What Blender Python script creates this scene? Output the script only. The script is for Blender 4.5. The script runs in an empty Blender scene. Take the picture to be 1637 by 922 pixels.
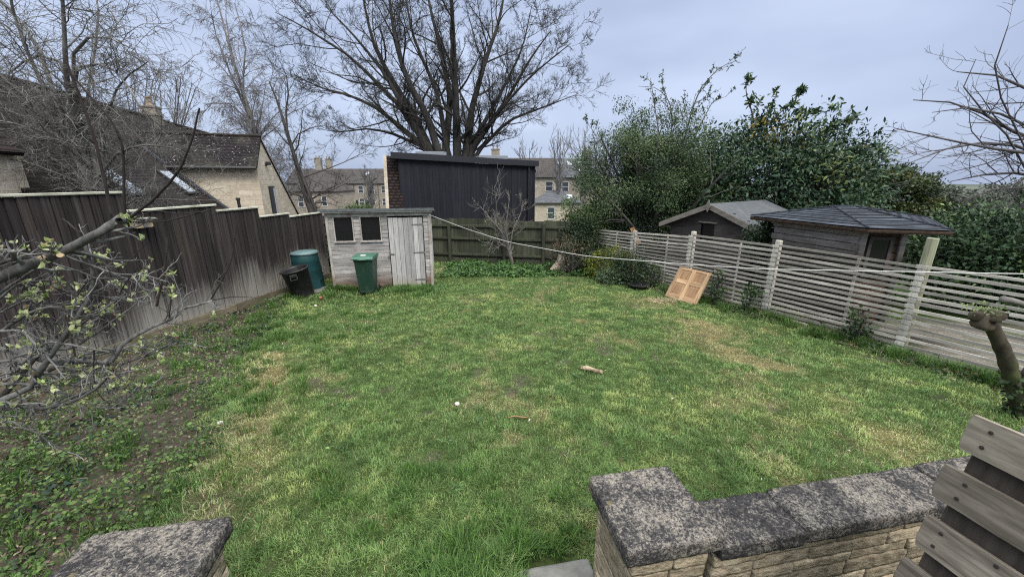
import bpy, math, random
import numpy as np
from mathutils import Vector, Matrix
R = math.radians
sc = bpy.context.scene
COL = sc.collection

# ------------------------------------------------------------------ camera
cam = bpy.data.cameras.new('camera'); cam_o = bpy.data.objects.new('camera', cam); COL.objects.link(cam_o)
cam.sensor_width = 36; cam.lens = 616.0 / 1637.0 * 36; cam.clip_start = 0.05; cam.clip_end = 3000
cam_o.location = (0, 0, 2.3); cam_o.rotation_euler = (R(90 - 15.7), 0, 0)
sc.camera = cam_o

# ------------------------------------------------------------------ world, sun, exposure
SUN_EL, SUN_AZ = 48.0, 150.0          # azimuth clockwise from +y (behind the camera, to the right)
w = bpy.data.worlds.new('World'); sc.world = w; w.use_nodes = True
nt = w.node_tree; nt.nodes.clear()
out = nt.nodes.new('ShaderNodeOutputWorld'); bg = nt.nodes.new('ShaderNodeBackground')
sky = nt.nodes.new('ShaderNodeTexSky'); sky.sky_type = 'NISHITA'; sky.sun_disc = False
sky.sun_elevation = R(SUN_EL); sky.sun_rotation = R(SUN_AZ); sky.air_density = 1.0; sky.dust_density = 2.0
tc = nt.nodes.new('ShaderNodeTexCoord')
mp = nt.nodes.new('ShaderNodeMapping'); mp.inputs['Scale'].default_value = (1.0, 1.0, 3.2)
nz = nt.nodes.new('ShaderNodeTexNoise'); nz.inputs['Scale'].default_value = 1.7; nz.inputs['Detail'].default_value = 4; nz.inputs['Roughness'].default_value = 0.45
rp = nt.nodes.new('ShaderNodeValToRGB')
rp.color_ramp.elements[0].position = 0.32; rp.color_ramp.elements[0].color = (2.95, 3.6, 5.15, 1)
rp.color_ramp.elements[1].position = 0.68; rp.color_ramp.elements[1].color = (5.0, 5.75, 7.5, 1)
mx = nt.nodes.new('ShaderNodeMix'); mx.data_type = 'RGBA'; mx.inputs[0].default_value = 0.88
L = nt.links.new
L(tc.outputs['Generated'], mp.inputs['Vector']); L(mp.outputs['Vector'], nz.inputs['Vector']); L(nz.outputs['Fac'], rp.inputs['Fac'])
L(sky.outputs['Color'], mx.inputs[6]); L(rp.outputs['Color'], mx.inputs[7])
# overcast dome: unseen zenith boosted past CIE overcast to light the lawn, also warmed
sz = nt.nodes.new('ShaderNodeSeparateXYZ'); L(tc.outputs['Generated'], sz.inputs[0])
mr = nt.nodes.new('ShaderNodeMapRange'); mr.interpolation_type = 'SMOOTHSTEP'
for i_, v_ in enumerate((0.36, 0.85, 1.0, 5.4)): mr.inputs[i_ + 1].default_value = v_
L(sz.outputs['Z'], mr.inputs[0])
vm = nt.nodes.new('ShaderNodeVectorMath'); vm.operation = 'SCALE'; L(mx.outputs[2], vm.inputs[0]); L(mr.outputs[0], vm.inputs['Scale'])
zt_ = nt.nodes.new('ShaderNodeMapRange'); zt_.interpolation_type = 'SMOOTHSTEP'
for i_, v_ in enumerate((0.36, 0.7, 0.0, 1.0)): zt_.inputs[i_ + 1].default_value = v_
L(sz.outputs['Z'], zt_.inputs[0])
wm = nt.nodes.new('ShaderNodeMix'); wm.data_type = 'RGBA'; wm.blend_type = 'MULTIPLY'; wm.inputs[7].default_value = (1.14, 1.0, 0.74, 1)
L(zt_.outputs[0], wm.inputs[0]); L(vm.outputs['Vector'], wm.inputs[6])
L(wm.outputs[2], bg.inputs['Color']); bg.inputs['Strength'].default_value = 0.085
L(bg.outputs['Background'], out.inputs['Surface'])
sun = bpy.data.lights.new('sun', 'SUN'); sun.energy = 1.5; sun.angle = R(24); sun.color = (1.0, 0.95, 0.86)
sun_o = bpy.data.objects.new('sun', sun); COL.objects.link(sun_o)
_d = Vector((math.sin(R(SUN_AZ)) * math.cos(R(SUN_EL)), math.cos(R(SUN_AZ)) * math.cos(R(SUN_EL)), math.sin(R(SUN_EL))))
sun_o.rotation_euler = _d.to_track_quat('Z', 'Y').to_euler(); sun_o.location = (3, -4, 20)
vs = sc.view_settings; vs.view_transform = 'Standard'; vs.look = 'None'; vs.exposure = 0.66; vs.gamma = 1.0; vs.use_curve_mapping = False
sc.cycles.filter_width = 1.15; sc.cycles.use_denoising = False; sc.cycles.max_bounces = 5; sc.cycles.diffuse_bounces = 2; sc.cycles.transparent_max_bounces = 6

# ------------------------------------------------------------------ helpers: tags, meshes
def tag(o, label=None, cat=None, group=None, kind=None):
    if label: o['label'] = label
    if cat: o['category'] = cat
    if group: o['group'] = group
    if kind: o['kind'] = kind
    return o

def empty(name, loc, rz=0, label=None, cat=None, group=None):
    o = bpy.data.objects.new(name, None); COL.objects.link(o)
    o.location = loc; o.rotation_euler = (0, 0, rz); o.empty_display_size = 0.2
    return tag(o, label, cat, group)

def np_mesh(name, V, F, mat, parent=None, tint=None, var=None, smooth=False):
    me = bpy.data.meshes.new(name)
    V = np.ascontiguousarray(V, dtype=np.float32); F = np.ascontiguousarray(F, dtype=np.int32)
    nf, k = F.shape
    me.vertices.add(len(V)); me.vertices.foreach_set('co', V.ravel())
    me.loops.add(nf * k); me.loops.foreach_set('vertex_index', F.ravel())
    me.polygons.add(nf); me.polygons.foreach_set('loop_start', np.arange(0, nf * k, k, dtype=np.int32))
    me.polygons.foreach_set('loop_total', np.full(nf, k, dtype=np.int32))
    if smooth: me.polygons.foreach_set('use_smooth', np.ones(nf, dtype=bool))
    me.update(calc_edges=True)
    for nm, a in (('tint', tint), ('var', var)):
        if a is None: continue
        a = np.asarray(a, dtype=np.float32)
        if a.ndim == 1: a = np.repeat(a[:, None], 3, 1)
        at = me.attributes.new(nm, 'FLOAT_COLOR', 'POINT')
        at.data.foreach_set('color', np.concatenate([a, np.ones((len(a), 1), np.float32)], 1).ravel())
    me.materials.append(mat)
    o = bpy.data.objects.new(name, me); COL.objects.link(o)
    if parent: o.parent = parent
    return o

class MB:
    """collects boxes, prisms, tubes and lathes; build() links them as one mesh object"""
    def __init__(self, seed=0):
        self.v = []; self.f = []; self.r = []; self.rng = random.Random(seed); self.fix = None
    def _add(self, vs_, fs_, M=None, var=None):
        b = len(self.v); x = self.rng.random() if var is None else var
        for p in vs_:
            p = Vector(p)
            self.v.append(tuple(M @ p) if M is not None else tuple(p)); self.r.append(x)
        for f in fs_: self.f.append(tuple(i + b for i in f))
        return self
    def box(self, c, s, M=None, rz=0, rx=0, ry=0, bev=0.0, var=None, jit=0.0):
        hx, hy, hz = s[0] / 2, s[1] / 2, s[2] / 2; j = lambda: self.rng.uniform(-jit, jit)
        T = Matrix.Translation(c) @ Matrix.Rotation(rz, 4, 'Z') @ Matrix.Rotation(ry, 4, 'Y') @ Matrix.Rotation(rx, 4, 'X')
        if M is not None: T = M @ T
        if bev <= 0:
            vs_ = [(sx * hx + j(), sy * hy + j(), sz * hz + j()) for sz in (-1, 1) for sy in (-1, 1) for sx in (-1, 1)]
            fs_ = [(0, 2, 3, 1), (4, 5, 7, 6), (0, 1, 5, 4), (2, 6, 7, 3), (0, 4, 6, 2), (1, 3, 7, 5)]
            return self._add(vs_, fs_, T, var)
        b = min(bev, hx * .9, hy * .9, hz * .9)
        vs_ = []; idx = {}
        for sx in (-1, 1):
            for sy in (-1, 1):
                for sz in (-1, 1):
                    for ax in range(3):
                        p = [sx * (hx - b), sy * (hy - b), sz * (hz - b)]
                        p[ax] = (sx, sy, sz)[ax] * (hx, hy, hz)[ax]
                        idx[(sx, sy, sz, ax)] = len(vs_); vs_.append(p)
        fs_ = []
        for ax in range(3):
            a1, a2 = (ax + 1) % 3, (ax + 2) % 3
            for s_ in (-1, 1):
                q = []
                for (u, v) in ((-1, -1), (1, -1), (1, 1), (-1, 1)):
                    k = [0, 0, 0]; k[ax] = s_; k[a1] = u; k[a2] = v; q.append(idx[(k[0], k[1], k[2], ax)])
                fs_.append(tuple(q if s_ > 0 else q[::-1]))
        for ax in range(3):
            a1, a2 = (ax + 1) % 3, (ax + 2) % 3
            for u in (-1, 1):
                for v in (-1, 1):
                    k0 = [0, 0, 0]; k1 = [0, 0, 0]; k0[ax] = -1; k1[ax] = 1
                    for k in (k0, k1): k[a1] = u; k[a2] = v
                    q = (idx[(*k0, a1)], idx[(*k1, a1)], idx[(*k1, a2)], idx[(*k0, a2)])
                    fs_.append(q if u * v > 0 else q[::-1])
        for sx in (-1, 1):
            for sy in (-1, 1):
                for sz in (-1, 1):
                    t = tuple(idx[(sx, sy, sz, a)] for a in range(3))
                    fs_.append(t if sx * sy * sz > 0 else t[::-1])
        return self._add(vs_, fs_, T, var)
    def prism(self, poly, vec, M=None, var=None):
        """polygon (3D points) extruded by vec"""
        n = len(poly); vec = Vector(vec)
        a = [Vector(p) for p in poly]; vs_ = a + [p + vec for p in a]
        fs_ = [tuple(range(n))[::-1], tuple(range(n, 2 * n))] + [(i, (i + 1) % n, n + (i + 1) % n, n + i) for i in range(n)]
        return self._add(vs_, fs_, M, var)
    def tube(self, pts, rad, k=8, cap=True, M=None, var=None):
        pts = [Vector(p) for p in pts]; n = len(pts)
        if not hasattr(rad, '__len__'): rad = [rad] * n
        vs_ = []; fs_ = []; ref = None
        for i, p in enumerate(pts):
            t = (pts[min(i + 1, n - 1)] - pts[max(i - 1, 0)]).normalized()
            if ref is None: ref = t.orthogonal().normalized()
            ref = (ref - t * ref.dot(t)).normalized(); bi = t.cross(ref)
            for a in range(k):
                th = 2 * math.pi * a / k; vs_.append(p + (ref * math.cos(th) + bi * math.sin(th)) * rad[i])
        for i in range(n - 1):
            for a in range(k):
                a2 = (a + 1) % k; fs_.append((i * k + a, i * k + a2, (i + 1) * k + a2, (i + 1) * k + a))
        if cap: fs_ += [tuple(range(k))[::-1], tuple(range((n - 1) * k, n * k))]
        return self._add(vs_, fs_, M, var)
    def lathe(self, prof, k=24, M=None, sx=1, sy=1, var=None):
        vs_ = [(r * math.cos(2 * math.pi * a / k) * sx, r * math.sin(2 * math.pi * a / k) * sy, z) for r, z in prof for a in range(k)]
        fs_ = [(i * k + a, i * k + (a + 1) % k, (i + 1) * k + (a + 1) % k, (i + 1) * k + a) for i in range(len(prof) - 1) for a in range(k)]
        return self._add(vs_, fs_, M, var)
    def poly(self, pts, M=None, var=None):
        return self._add(pts, [tuple(range(len(pts)))], M, var)
    def build(self, name, mat, parent=None, smooth=False):
        me = bpy.data.meshes.new(name); me.from_pydata(self.v, [], self.f); me.update()
        at = me.attributes.new('var', 'FLOAT_COLOR', 'POINT')
        a = np.ones((len(self.v), 4), np.float32); a[:, :3] = np.array(self.r, np.float32)[:, None]
        at.data.foreach_set('color', a.ravel())
        if smooth: me.polygons.foreach_set('use_smooth', [True] * len(me.polygons))
        me.materials.append(mat)
        o = bpy.data.objects.new(name, me); COL.objects.link(o)
        if parent: o.parent = parent
        return o

# ------------------------------------------------------------------ helpers: noise
def _hash(ix, iy, seed):
    h = (ix.astype(np.int64) * 374761393 + iy.astype(np.int64) * 668265263 + seed * 1442695041) & 0x7fffffff
    h = ((h ^ (h >> 13)) * 1274126177) & 0x7fffffff
    return ((h ^ (h >> 16)) & 0xffff) / 65535.0
def vnoise(x, y, s, seed=0):
    x = np.asarray(x, float) * s; y = np.asarray(y, float) * s
    ix = np.floor(x); iy = np.floor(y); fx = x - ix; fy = y - iy
    fx = fx * fx * (3 - 2 * fx); fy = fy * fy * (3 - 2 * fy)
    a = _hash(ix, iy, seed); b = _hash(ix + 1, iy, seed); c = _hash(ix, iy + 1, seed); d = _hash(ix + 1, iy + 1, seed)
    return (a * (1 - fx) + b * fx) * (1 - fy) + (c * (1 - fx) + d * fx) * fy
def fbm(x, y, s, seed=0, o=4):
    t = 0; a = .5; n = 0
    for i in range(o): t = t + a * vnoise(x, y, s * 2 ** i, seed + i * 17); n += a; a *= .55
    return t / n
def sstep(a, b, x):
    t = np.clip((np.asarray(x, float) - a) / (b - a), 0, 1); return t * t * (3 - 2 * t)

# ------------------------------------------------------------------ helpers: materials
class NT:
    def __init__(s, name):
        s.m = bpy.data.materials.new(name); s.m.use_nodes = True; s.t = s.m.node_tree; s.t.nodes.clear()
        s.o = s.t.nodes.new('ShaderNodeOutputMaterial'); s.b = s.n('ShaderNodeBsdfPrincipled')
        s.l(s.b.outputs['BSDF'], s.o.inputs['Surface'])
    def n(s, typ, **kw):
        nd = s.t.nodes.new(typ)
        for k, v in kw.items(): s.set(nd, k, v)
        return nd
    def set(s, nd, k, v):
        key = int(k[1:]) if (k[0] == 'i' and k[1:].isdigit()) else k
        if isinstance(key, str) and key not in nd.inputs.keys(): setattr(nd, key, v); return
        i = nd.inputs[key]
        if hasattr(v, 'is_output'): s.l(v, i)
        else: i.default_value = v
    def l(s, a, b): s.t.links.new(a, b)
    def math(s, op, a, b=0.0, clamp=False):
        nd = s.t.nodes.new('ShaderNodeMath'); nd.operation = op; nd.use_clamp = clamp
        s.set(nd, 'i0', a); s.set(nd, 'i1', b); return nd.outputs[0]
    def mix(s, fac, a, b, blend='MIX'):
        nd = s.t.nodes.new('ShaderNodeMix'); nd.data_type = 'RGBA'; nd.blend_type = blend
        for k, v in (('i0', fac), ('i6', a), ('i7', b)):
            if isinstance(v, tuple) and len(v) == 3: v = (*v, 1)
            s.set(nd, k, v)
        return nd.outputs[2]
    def ramp(s, fac, els):
        nd = s.t.nodes.new('ShaderNodeValToRGB'); cr = nd.color_ramp
        while len(cr.elements) < len(els): cr.elements.new(0.5)
        for e, (p, c) in zip(cr.elements, els):
            e.position = p; e.color = (*c, 1) if len(c) == 3 else c
        s.l(fac, nd.inputs['Fac']); return nd.outputs['Color']
    def coord(s, which='Object', stretch=(1, 1, 1)):
        c = s.t.nodes.new('ShaderNodeTexCoord'); m = s.t.nodes.new('ShaderNodeMapping'); m.inputs['Scale'].default_value = stretch
        s.l(c.outputs[which], m.inputs['Vector']); return m.outputs['Vector']
    def noise(s, vec, scale, detail=5, rough=.55, dist=0.0):
        nd = s.n('ShaderNodeTexNoise', Scale=scale, Detail=detail, Roughness=rough, Distortion=dist); s.l(vec, nd.inputs['Vector']); return nd.outputs['Fac']
    def maprange(s, v, a, b, c=0.0, d=1.0):
        nd = s.t.nodes.new('ShaderNodeMapRange'); s.set(nd, 'i0', v)
        for i, x in enumerate((a, b, c, d)): nd.inputs[i + 1].default_value = x
        return nd.outputs[0]
    def var(s, col, amt):
        a = s.n('ShaderNodeAttribute', attribute_name='var')
        f = s.math('MULTIPLY_ADD', a.outputs['Fac'], 2 * amt); s.t.nodes[-1].inputs[2].default_value = 1 - amt
        c = s.n('ShaderNodeCombineColor'); 
        for i in range(3): s.l(f, c.inputs[i])
        return s.mix(1.0, col, c.outputs[0], 'MULTIPLY')
    def bump(s, h, strength, dist):
        nd = s.n('ShaderNodeBump', Strength=strength, Distance=dist); s.l(h, nd.inputs['Height']); s.l(nd.outputs['Normal'], s.b.inputs['Normal'])
    def fin(s, col, rough=.8, spec=.3, metal=0):
        if hasattr(col, 'is_output'): s.l(col, s.b.inputs['Base Color'])
        else: s.b.inputs['Base Color'].default_value = (*col, 1)
        s.b.inputs['Roughness'].default_value = rough; s.b.inputs['Specular IOR Level'].default_value = spec; s.b.inputs['Metallic'].default_value = metal
        return s.m

def M(name, ramp, scale=6, stretch=(1, 1, 1), detail=6, rough=.85, bump=.3, bdist=.01, var=.2, stain=None, zst=None, spec=.25, dist=0.0, stain2=None):
    t = NT(name); v = t.coord('Object', stretch); f = t.noise(v, scale, detail, .6, dist)
    c = t.ramp(f, ramp)
    if var: c = t.var(c, var)
    for i, stn in enumerate((stain, stain2)):
        if stn:
            col, s2, lo, hi, amt = stn[:5]; st2 = stn[5] if len(stn) > 5 else (1, 1, 1)
            g = t.noise(t.coord('Object', st2), s2, 5, .6)
            c = t.mix(t.maprange(g, lo, hi, 0, amt), c, col)
    if zst:
        col, z0, z1, na = zst[:4]; amt = zst[4] if len(zst) > 4 else .9
        sx = t.n('ShaderNodeSeparateXYZ'); t.l(t.coord('Object'), sx.inputs[0])
        g = t.noise(t.coord('Object', (26, 26, .8)), 1.6, 5, .65)
        g2 = t.noise(t.coord('Object', (.6, .6, .2)), 1.6, 3, .5)
        zz = t.math('ADD', sx.outputs['Z'], t.math('MULTIPLY', t.math('SUBTRACT', t.math('ADD', g, t.math('MULTIPLY', g2, 1.6)), 1.3), na))
        c = t.mix(t.maprange(zz, z0, z1, amt, 0), c, col)
    if bump: t.bump(f, bump, bdist)
    return t.fin(c, rough, spec)

def brick(name, c1, c2, mortar, bw, bh, mort=.012, rough=.9, bump=.4, bdist=.02, noise_amt=.5, uv='xy', stain=None, off=.5, blotch=None):
    t = NT(name); c = t.n('ShaderNodeTexCoord'); sx = t.n('ShaderNodeSeparateXYZ'); t.l(c.outputs['Object'], sx.inputs[0])
    u = t.math('ADD', sx.outputs['X'], sx.outputs['Y']) if uv == 'xy' else sx.outputs['X']
    cv = t.n('ShaderNodeCombineXYZ'); t.l(u, cv.inputs[0]); t.l(sx.outputs['Z'], cv.inputs[1])
    ob = c.outputs['Object']
    wob = t.noise(ob, 3.0, 3)
    wv = t.n('ShaderNodeVectorMath', operation='ADD'); t.l(cv.outputs[0], wv.inputs[0])
    wx = t.n('ShaderNodeCombineXYZ'); t.l(t.math('MULTIPLY', t.math('SUBTRACT', wob, .5), bw * .15), wx.inputs[0]); t.l(t.math('MULTIPLY', t.math('SUBTRACT', wob, .5), bh * .35), wx.inputs[1])
    t.l(wx.outputs[0], wv.inputs[1])
    b = t.n('ShaderNodeTexBrick'); t.l(wv.outputs[0], b.inputs['Vector'])
    b.offset = off; b.squash = 1.0
    for k, v in (('Color1', (*c1, 1)), ('Color2', (*c2, 1)), ('Mortar', (*mortar, 1)), ('Scale', 1.0), ('Mortar Size', mort), ('Mortar Smooth', .3), ('Bias', 0.0), ('Brick Width', bw), ('Row Height', bh)):
        b.inputs[k].default_value = v
    n1 = t.noise(ob, 7, 6, .65)
    g = t.ramp(n1, [(.25, (1 - noise_amt,) * 3), (.75, (1 + noise_amt * .4,) * 3)])
    col = t.mix(1.0, b.outputs['Color'], g, 'MULTIPLY')
    if stain: col = t.mix(t.maprange(t.noise(ob, stain[1], 6, .6), stain[2], stain[3], 0, stain[4]), col, stain[0])
    if blotch: col = t.mix(t.maprange(t.noise(ob, blotch[1], 2, .5), blotch[2], blotch[3], 0, blotch[4]), col, blotch[0])
    h = t.math('ADD', t.math('MULTIPLY', n1, .5), t.math('SUBTRACT', 1.0, b.outputs['Fac']))
    t.bump(h, bump, bdist)
    return t.fin(col, rough, .2)

def leafmat(name, rough=.5, spec=.35, trans=.25, noise=True):
    t = NT(name); a = t.n('ShaderNodeAttribute', attribute_name='tint'); c = a.outputs['Color']
    if noise:
        f = t.noise(t.coord('Object'), 14, 3); c = t.mix(1.0, c, t.ramp(f, [(.3, (.7,) * 3), (.7, (1.25,) * 3)]), 'MULTIPLY')
    t.fin(c, rough, spec)
    tr = t.n('ShaderNodeBsdfTranslucent'); t.l(c, tr.inputs['Color'])
    ms = t.n('ShaderNodeMixShader'); ms.inputs[0].default_value = trans
    t.l(t.b.outputs['BSDF'], ms.inputs[1]); t.l(tr.outputs[0], ms.inputs[2]); t.l(ms.outputs[0], t.o.inputs['Surface'])
    return t.m

def flat(name, col, rough=.5, spec=.4, metal=0, nscale=12, amt=.15, bump=0, dirt=None):
    t = NT(name); f = t.noise(t.coord('Object'), nscale, 5)
    c = t.mix(1.0, (*col, 1), t.ramp(f, [(.25, (1 - amt,) * 3), (.75, (1 + amt,) * 3)]), 'MULTIPLY')
    if dirt: c = t.mix(t.maprange(t.noise(t.coord('Object'), dirt[1], 5, .65), dirt[2], dirt[3], 0, dirt[4]), c, dirt[0])
    if bump: t.bump(f, bump, .01)
    return t.fin(c, rough, spec, metal)

MT = {}
MT['fence_brown'] = M('fence_brown', [(.3, (.014, .011, .0115)), (.5, (.031, .0245, .025)), (.7, (.056, .046, .046))], 3.5, (14, 14, .35), 6, .85, .25, .006, .5,
                      stain=((.16, .145, .135), 1.0, .58, .80, .55, (8, 8, .25)), zst=((.36, .34, .305), .0, .60, 1.15, .68), stain2=((.06, .055, .03), 1.2, .55, .75, .5, (3, 3, 1)))
MT['cap_rail'] = M('cap_rail', [(.3, (.30, .30, .24)), (.7, (.55, .55, .47))], 5, (1, 1, 1), 6, .85, .2, .005, .15, stain=((.16, .17, .1), 3, .5, .75, .6))
MT['gravel_board'] = M('gravel_board', [(.3, (.09, .075, .05)), (.7, (.2, .17, .12))], 4, (1, 1, 6), 6, .9, .3, .006, .2, stain=((.08, .09, .04), 3, .45, .7, .7))
MT['fence_green'] = M('fence_green', [(.3, (.028, .031, .022)), (.55, (.06, .063, .045)), (.75, (.10, .10, .075))], 3.5, (8, 8, .4), 6, .9, .25, .006, .35,
                      stain=((.025, .026, .022), 1.0, .5, .75, .7), stain2=((.06, .075, .035), 1.3, .5, .75, .6))
MT['lath'] = M('lath', [(.3, (.20, .18, .155)), (.5, (.38, .35, .31)), (.75, (.55, .515, .465))], 3.0, (1, 1, 14), 6, .9, .3, .004, .42,
               stain=((.17, .15, .12), 1.6, .5, .72, .6))
MT['lath_post'] = M('lath_post', [(.3, (.34, .32, .285)), (.7, (.56, .53, .475))], 4, (6, 6, .7), 6, .9, .3, .005, .3, stain=((.2, .19, .13), 2, .5, .75, .6))
MT['green_post'] = M('green_post', [(.3, (.15, .155, .10)), (.7, (.32, .32, .23))], 4, (7, 7, .6), 6, .9, .3, .005, .2)
MT['shed_board'] = M('shed_board', [(.28, (.19, .175, .165)), (.5, (.38, .365, .36)), (.75, (.55, .54, .54))], 2.6, (1.2, 1, 22), 7, .9, .35, .004, .28,
                     stain=((.20, .12, .085), 1.5, .55, .75, .65), zst=((.17, .10, .062), .12, .45, .14, .8))
MT['shed_door'] = M('shed_door', [(.28, (.2, .19, .185)), (.5, (.33, .325, .325)), (.75, (.47, .465, .465))], 2.6, (22, 1, 1.0), 7, .9, .35, .004, .28,
                    stain=((.48, .48, .49), 7, .58, .72, .5), zst=((.3, .28, .2), .05, .35, .1, .6))
MT['shed_trim'] = M('shed_trim', [(.3, (.24, .22, .20)), (.7, (.46, .44, .42))], 4, (3, 3, 1), 6, .9, .3, .004, .2, stain=((.16, .085, .06), 2.2, .5, .7, .75))
MT['felt'] = M('felt', [(.3, (.075, .085, .095)), (.7, (.15, .165, .175))], 12, (1, 1, 1), 6, .9, .3, .004, .15, stain=((.10, .12, .08), 2, .5, .75, .5))
MT['felt_light'] = M('felt_light', [(.3, (.055, .061, .068)), (.7, (.095, .102, .112))], 9, (1, 1, 1), 6, .9, .3, .004, .1, stain=((.13, .13, .12), 1.6, .5, .75, .6))
MT['dark_void'] = flat('dark_void', (.010, .010, .012), .15, .45)
MT['dark_wood'] = M('dark_wood', [(.3, (.03, .026, .024)), (.7, (.085, .074, .07))], 3, (1, 1, 12), 6, .9, .3, .004, .3, stain=((.13, .12, .11), 1.5, .55, .8, .5))
MT['grey_wood'] = M('grey_wood', [(.3, (.17, .16, .145)), (.7, (.36, .345, .325))], 3, (1, 1, 14), 6, .9, .3, .004, .25, stain=((.12, .1, .08), 1.5, .55, .8, .5))
MT['log_wood'] = M('log_wood', [(.3, (.15, .135, .125)), (.7, (.33, .305, .29))], 3, (1.2, 1.2, 12), 6, .9, .3, .006, .25, zst=((.02, .018, .015), .95, 1.3, .1, .95), stain=((.10, .085, .07), 1.5, .5, .8, .6))  # dark lower band paints the shade seen through the slat gaps
MT['brown_wood'] = M('brown_wood', [(.3, (.03, .02, .015)), (.7, (.075, .05, .036))], 3, (6, 6, 1), 6, .85, .3, .004, .25)
MT['barge'] = M('barge', [(.3, (.11, .098, .082)), (.7, (.22, .20, .175))], 4, (1, 1, 4), 6, .9, .3, .004, .2)
MT['pine'] = M('pine', [(.28, (.20, .12, .065)), (.5, (.36, .235, .135)), (.75, (.50, .36, .225))], 2.4, (14, 14, 1.0), 6, .65, .2, .003, .25, stain=((.06, .035, .025), 3.5, .62, .74, .8), dist=.4)
MT['pine_x'] = M('pine_x', [(.28, (.20, .12, .065)), (.5, (.36, .235, .135)), (.75, (.50, .36, .225))], 2.4, (1, 14, 14), 6, .65, .2, .003, .25, stain=((.06, .035, .025), 3.5, .62, .74, .8))
MT['pine_panel'] = M('pine_panel', [(.28, (.15, .085, .045)), (.5, (.27, .16, .085)), (.75, (.37, .23, .13))], 2.4, (10, 10, 1.0), 6, .7, .2, .003, .25, stain=((.10, .07, .05), 3, .5, .75, .7))
MT['pallet'] = M('pallet', [(.28, (.10, .084, .066)), (.5, (.20, .172, .14)), (.75, (.33, .29, .24))], 2.8, (1.6, 14, 14), 8, .92, .5, .004, .3,
                 stain=((.07, .055, .04), 5, .58, .72, .8), stain2=((.14, .15, .09), 1.6, .5, .75, .4), dist=.6)
MT['pallet_dark'] = M('pallet_dark', [(.3, (.04, .032, .026)), (.7, (.095, .08, .066))], 3, (8, 8, 1), 6, .95, .3, .003, .25)
MT['nail'] = flat('nail', (.03, .022, .02), .7, .3)
def lichen(name, dark=0.0):
    t = NT(name); ob = t.coord('Object')
    f = t.noise(ob, 62, 9, .74, .6); g = t.noise(ob, 130, 6, .65); h = t.noise(ob, 7, 5, .6)
    ff = t.math('ADD', f, t.math('MULTIPLY', t.math('SUBTRACT', h, .5 + dark), .45))
    c = t.ramp(ff, [(.34, (.028, .027, .029)), (.475, (.062, .059, .060)), (.525, (.165, .15, .134)), (.64, (.30, .268, .23))])
    c = t.mix(1.0, c, t.ramp(g, [(.35, (.6,) * 3), (.65, (1.35,) * 3)]), 'MULTIPLY')
    vo = t.n('ShaderNodeTexVoronoi', Scale=21.0); t.l(ob, vo.inputs['Vector'])
    c = t.mix(t.maprange(t.math('ADD', vo.outputs['Distance'], t.math('MULTIPLY', f, .4)), .17, .25, .62, 0), c, (.37, .355, .325))
    y = t.noise(ob, 13, 4); c = t.mix(t.maprange(y, .67, .75, 0, .45), c, (.30, .25, .11))
    t.bump(t.math('ADD', f, t.math('MULTIPLY', g, .8)), 1.0, .012)
    return t.fin(c, .95, .15)
MT['lichen'] = lichen('lichen_stone'); MT['lichen_dark'] = lichen('lichen_dark', .08)
MT['rubble'] = M('rubble_stone', [(.28, (.15, .12, .082)), (.5, (.29, .24, .17)), (.75, (.42, .36, .27))], 16, (1, 1, 1.4), 9, .95, 1.0, .03, .3,
                 stain=((.10, .09, .075), 5, .52, .72, .7), stain2=((.45, .41, .33), 12, .6, .75, .5))
MT['mortar'] = M('mortar', [(.3, (.13, .115, .095)), (.7, (.27, .24, .20))], 30, (1, 1, 1), 6, .95, .6, .01, 0)
MT['paving'] = M('paving', [(.3, (.10, .098, .092)), (.7, (.21, .205, .195))], 9, (1, 1, 1), 7, .85, .3, .004, .1, stain=((.10, .11, .07), 4, .5, .72, .6))
MT['stone_wall'] = brick('cottage_stone', (.50, .435, .34), (.62, .56, .46), (.47, .415, .33), .46, .17, .010, noise_amt=.25, stain=((.36, .29, .2), 1.2, .5, .75, .5), blotch=((.3, .22, .13), 5, .62, .75, .4))
MT['far_stone'] = brick('far_stone', (.27, .24, .20), (.36, .325, .275), (.33, .28, .21), .55, .25, .02, noise_amt=.4, stain=((.2, .17, .13), .35, .45, .7, .6))
MT['far_stone_pale'] = brick('far_stone_pale', (.42, .375, .305), (.54, .49, .41), (.45, .39, .3), .5, .22, .02, noise_amt=.3, stain=((.32, .27, .2), .35, .45, .7, .5))
MT['tile_dark'] = brick('tile_dark', (.010, .0075, .0095), (.024, .0175, .021), (.004, .0035, .0038), .24, .10, .016, noise_amt=.5, bump=.9, stain=((.45, .44, .43), 16, .63, .67, .85), blotch=((.06, .06, .045), 1.0, .5, .75, .5))
MT['tile_plain'] = brick('tile_plain', (.020, .016, .015), (.04, .031, .027), (.007, .006, .005), .24, .085, .012, noise_amt=.5, bump=.8, blotch=((.07, .065, .05), 1.0, .5, .75, .5))
MT['tile_red'] = brick('tile_red', (.055, .03, .026), (.105, .052, .042), (.014, .009, .008), .2, .10, .02, noise_amt=.5, bump=.8, blotch=((.055, .05, .04), .8, .45, .7, .85))
MT['tile_brown'] = brick('tile_brown', (.032, .020, .019), (.058, .038, .035), (.010, .008, .008), .22, .11, .03, noise_amt=.5, bump=.9)
MT['tile_red2'] = brick('tile_mossy', (.021, .014, .015), (.040, .026, .025), (.007, .005, .005), .2, .075, .014, noise_amt=.5, bump=.8, uv='yx', blotch=((.022, .02, .017), .8, .42, .65, .8))
MT['lead_dark'] = flat('lead_dark', (.04, .045, .06), .6, .4)
MT['slate'] = brick('slate', (.085, .09, .105), (.15, .155, .175), (.04, .04, .045), .35, .12, .012, noise_amt=.35, bump=.6)
MT['slate_brown'] = brick('slate_brown', (.055, .048, .049), (.095, .083, .082), (.028, .025, .025), .35, .14, .014, noise_amt=.4, bump=.6, stain=((.07, .065, .055), .5, .45, .7, .6))
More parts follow.
